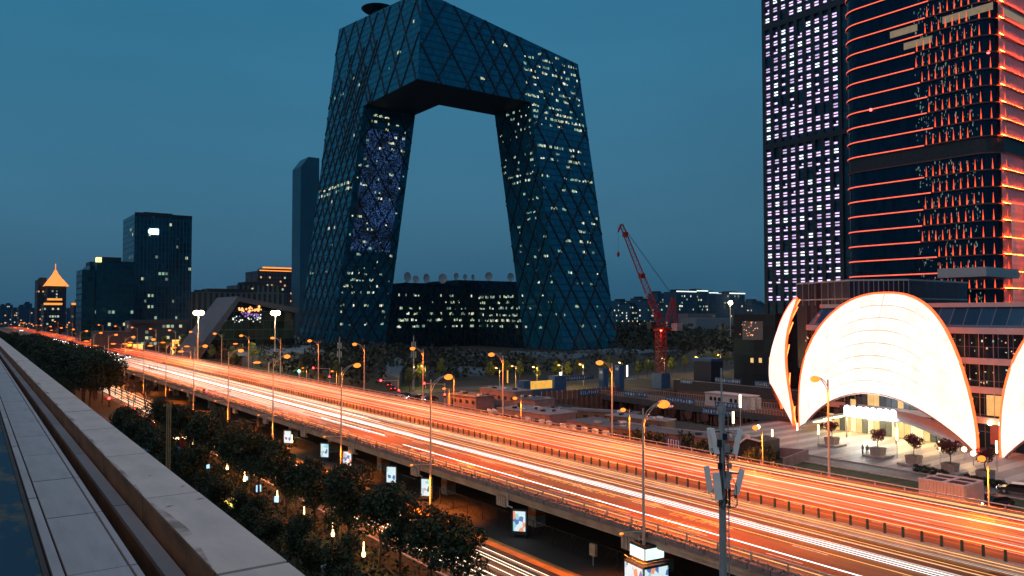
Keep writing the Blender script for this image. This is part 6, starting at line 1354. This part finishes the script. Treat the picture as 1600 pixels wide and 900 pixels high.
for i, (px, py) in enumerate(((110, 518), (33, 521))):
    o = thing('light_box', 'small white lit panel in the dark trees at far left, %s one' % ('right' if i == 0 else 'left'), 'light box', at_z(px, py+4)); MB().box((0, 0, 5), (3.5, .4, 2.5)).build('panel', em('small_panel', (.8, 1, .9), 2.5), o); MB().tube([(0, 0, 0), (0, 0, 4)], .2, 6).build('post', darksteel, o)
for i, (px, py, s) in enumerate(((404, 768, 1.2), (325, 733, .8), (385, 752, .7), (432, 785, 1.0))):
    p = at_z(px, py, 1.0); o = thing('tree_screen', 'bluish lit panel half hidden by dark leaves, %s from the left' % ['third', 'first', 'second', 'fourth'][i], 'light box', (p.x, p.y, 0)); MB().box((0, 0, 1.4), (0.5*s, .2, 0.7*s)).build('panel', em('blue_white', (.4, .75, 1), 1.3), o); MB().tube([(0, 0, 0), (0, 0, 1)], .06, 5).build('post', darksteel, o)
# speckled cylinders in the garden
for i, (px, py) in enumerate(((535, 862), (510, 884))):
    p = at_z(px, py, 2.6); o = thing('stone_drum', 'speckled cylindrical bollard tower with a pale round lid, %s one' % ('taller right' if i == 0 else 'shorter left'), 'drum', (p.x, p.y, 0)); MB().tube([(0, 0, 0), (0, 0, 2.5)], .42, 14).build('drum', mat('speckled_stone', (.10, .10, .10), .8, var=.9, scale=5), o); MB().tube([(0, 0, 2.5), (0, 0, 2.6)], .47, 14).build('lid', panelconc, o)
# blue glass canopy, red banner, yellow strip light near the parapet
p = at_z(240, 697, 3.2); o = thing('glass_canopy', 'blue glass canopy roof beside the crossing', 'canopy', (p.x, p.y, 0)); MB().box((0, 0, 3.2), (6, 14, .15)).build('roof', mat('canopy_blue', (.05, .16, .24), .4, var=.1), o)
for a_ in (-2.5, 2.5):
    for b_ in (-6, 6): MB().tube([(a_, b_, 0), (a_, b_, 3.2)], .1, 6).build('leg', steel, o)
gr_ = MB()
for k in range(7): gr_.box((0, -6+2*k, 3.3), (6, .06, .05))
gr_.box((0, 0, 3.3), (.06, 14, .05)).build('glazing_bar', steel, o)
p = at_z(283, 728); o = thing('red_pylon', 'dark red upright pylon below the viaduct among the trees', 'pylon', p); MB().box((0, 0, 2.2), (.5, 1.1, 4.4)).build('body', mat('pylon_red', (.25, .01, .015), .5), o)
for i, (px, py, w) in enumerate(((276, 700, 'warm lit kiosk window under the big dark tree'),)):
    p = at_z(px, py); o = thing('garden_kiosk', w, 'kiosk', p); MB().box((0, 0, 1.3), (3, 3, 2.6)).box((0, 0, 2.7), (3.5, 3.5, .2)).build('wall', darksteel, o); MB().box((-.6, -1.53, 1.9), (1.2, .05, .4)).box((.9, -1.53, 1.9), (.8, .05, .4)).build('window', warmE, o)
p = at_z(357, 792); o = thing('yellow_step_light', 'yellow strip light along the garden steps by the viaduct', 'strip light', (p.x, p.y, 0)); MB().box((0, 0, .45), (.3, 5.5, .12)).box((1.2, 0, .45), (.08, 5.5, .08)).build('strip', em('yellow_strip_light', (1, .8, .1), 1.4), o); MB().box((.6, 0, .2), (1.6, 5.6, .4)).build('step', concrete, o)
q = at_x(263, 700, 16); o = thing('vent_pole', 'bundle of three pale vertical pipes standing beside the viaduct', 'pole', (q.x, q.y, 0)); hh_ = 24-(630-490)/1200*q.dot(Vector((sin(YAW), cos(YAW), 0)))
for k in range(3): MB().tube([rv*(k-1)*.16, rv*(k-1)*.16+Vector((0, 0, hh_))], .05, 6).build('pipe', mat('amber_pipe', (.35, .22, .10), .6), o)
# ================================================================ metro viaduct in the foreground
VA = YAW-radians(35.22)      # the viaduct runs one degree off the flyover
vi = thing('metro_viaduct', 'pale concrete and metal edge of the elevated railway in the foreground', 'viaduct', (0, 0, 0), -VA)
ph_ = mat('trough_dark', (0.012, 0.010, 0.010), 0.8); rust = mat('rusty_edge', (0.12, 0.05, 0.018), 0.8, var=0.5, scale=2, stretch=(1, .4, 1)); ledm = mat('ledge_panel', (0.20, 0.17, 0.17), 0.6, var=0.15, scale=1, stretch=(1, .3, 1))
T = 21.0
cmat = mat('coping_panel', (0.62, 0.47, 0.40), 0.55, var=0.14, scale=1.1, bump=0.04, stretch=(1.5, .5, 1)); wmat = mat('walkway_panel', (0.37, 0.31, 0.30), 0.5, var=0.2, scale=1.2, bump=0.03, stretch=(1.8, .25, 1))
cop = MB().b2((2.38, .035, -.16), (3.20, 4.43, 0)).mesh('coping_panel', cmat); lip = MB().b2((2.352, .02, -.40), (2.376, 4.43, .02)).mesh('edge_panel', rust)
wkp = MB().b2((.98, .02, -.05), (1.60, 2.98, 0)).mesh('walkway_panel', wmat); wk2 = MB().b2((1.63, .02, -.06), (1.70, 2.98, 0)).mesh('edge_strip', wmat); wk3 = MB().b2((.84, .02, -.06), (.95, 5.9, 0)).mesh('edge_strip', wmat)
led_ = MB().b2((2.08, .015, -.35), (2.29, 5.93, -.30)).mesh('ledge_panel', ledm)
y = -9.0; k = 0
while y < 300:
    if y < 250: share(vi, 'coping_panel', cop, (0, y+0.4, T+U(-.006, .006))); share(vi, 'edge_panel', lip, (0, y+0.4, T))
    y += 4.46
y = -9.0
while y < 160:
    share(vi, 'walkway_panel', wkp, (0, y+1.2, T+U(-.004, .004))); share(vi, 'edge_strip', wk2, (0, y+1.2, T)); y += 3.0
y = -9.0
while y < 200: share(vi, 'edge_strip', wk3, (0, y, T)); share(vi, 'ledge_panel', led_, (0, y, T)); y += 5.95
MB().b2((.80, -10, T-.9), (1.72, 900, T-.061)).build('walkway_beam', ph_, vi)
MB().b2((.84, 165, T-.06), (1.70, 900, T-.001)).b2((2.38, 252, T-.15), (3.2, 900, T-.001)).build('far_deck', wmat, vi)
MB().b2((1.72, -10, T-1.0), (2.06, 900, T-.95)).b2((2.07, -10, T-.95), (2.3, 900, T-.36)).b2((2.06, -10, T-.95), (2.068, 900, T-.34)).build('trough', rust if False else ph_, vi)
MB().b2((2.056, -10, T-.94), (2.066, 400, T-.33)).build('trough_side', rust, vi)
MB().b2((2.39, -10, T-1.6), (3.12, 900, T-.17)).build('parapet_wall', concrete, vi)
MB().prism([(-2, T-3.2), (2.2, T-3.2), (3.1, T-1.61), (-2.6, T-1.61)], 'y', -10, 900).build('box_girder', concrete, vi)
y = 8
while y < 600: MB().box((0.4, y, (T-3.2)/2), (2.2, 2.2, T-3.2)).build('pier', concrete, vi); y += 30
dr = mat('bolt_dark', (.02, .02, .02), .6); stn = bpy.data.materials.new('rust_stain'); stn.use_nodes = True; b = stn.node_tree.nodes['Principled BSDF']; b.inputs['Base Color'].default_value = (.14, .07, .05, 1); b.inputs['Roughness'].default_value = .9
n_ = stn.node_tree.nodes.new('ShaderNodeTexNoise'); n_.inputs['Scale'].default_value = 2.2; n_.inputs['Detail'].default_value = 6; t_ = stn.node_tree.nodes.new('ShaderNodeTexCoord'); stn.node_tree.links.new(t_.outputs['Object'], n_.inputs['Vector'])
m_ = stn.node_tree.nodes.new('ShaderNodeMapRange'); m_.inputs[1].default_value = .42; m_.inputs[2].default_value = .72; m_.inputs[3].default_value = 0; m_.inputs[4].default_value = .5; stn.node_tree.links.new(n_.outputs['Fac'], m_.inputs[0]); stn.node_tree.links.new(m_.outputs[0], b.inputs['Alpha'])
y = -9.0; rs = random.Random(4)
while y < 60:
    mb = MB(); f_ = rs.uniform(.05, .16); w_ = [.012+f_*sin(pi*k/8)*rs.uniform(.8, 1.1) for k in range(9)]
    for k in range(8): mb.face([(2.384, .3+k*.5, .003), (2.384+w_[k], .3+k*.5, .003), (2.384+w_[k+1], .8+k*.5, .003), (2.384, .8+k*.5, .003)])
    o = mb.build('stain', stn, vi); o.location = (0, y+.4, T+.006)
    for _ in range(2):
        a_, l_ = rs.uniform(2.5, 3.05), rs.uniform(.06, .2); yy_ = rs.uniform(.5, 4); o = MB().face([(a_, yy_, .003), (a_+l_*.3, yy_+.02, .003), (a_+l_, yy_+.05, .003), (a_+l_*.4, yy_+.06, .003)]).build('scratch', MATS['bolt_dark'], vi); o.location = (0, y+.4, T+.006)
    y += 4.46
bo = MB().tube([(0, 0, 0), (0, 0, .012)], .022, 8).mesh('bolt', dr)
for x, y in ((1.08, 3.0), (1.12, 3.45), (1.25, 5.1), (1.07, 5.2)): share(vi, 'bolt', bo, (x, y, T+.004))
# painted panel close on the left of the camera
lp = thing('peeling_panel', 'near blue panel with peeling ochre paint at the left edge', 'panel', (0, 0, 0), -VA); pe = mat('peeling_blue_paint', (0.006, 0.035, 0.07), 0.6, col2=(0.08, 0.06, 0.03), scale=1.6, stretch=(1, .5, 1)); pe.node_tree.nodes['Color Ramp'].color_ramp.elements[0].position = .52; pe.node_tree.nodes['Color Ramp'].color_ramp.elements[1].position = .60
MB().b2((-2.2, 3.3, T-.1), (.74, 30, T+.0)).build('painted_sheet', pe, lp); MB().b2((-2.2, -4, T-.1), (.72, 3.28, T+.01)).build('black_sheet', mat('black_sheet', (.004, .005, .008), .9), lp); MB().b2((.745, -4, T-.12), (.80, 30, T+.02)).build('brown_edge', mat('brown_edge', (.05, .03, .02), .7), lp)
# ================================================================ haze
hzm = bpy.data.materials.new('haze_air'); hzm.use_nodes = True; n = hzm.node_tree; n.nodes.clear(); o_ = n.nodes.new('ShaderNodeOutputMaterial'); v = n.nodes.new('ShaderNodeVolumePrincipled')
v.inputs['Color'].default_value = (0.75, 0.85, 0.95, 1); v.inputs['Density'].default_value = HAZE; v.inputs['Anisotropy'].default_value = 0.88; n.links.new(v.outputs[0], o_.inputs['Volume'])
if HAZE > 0: tag(MB().b2((-2500, -1500, -12), (3000, 2600, 300)).build('haze', hzm), kind='stuff')
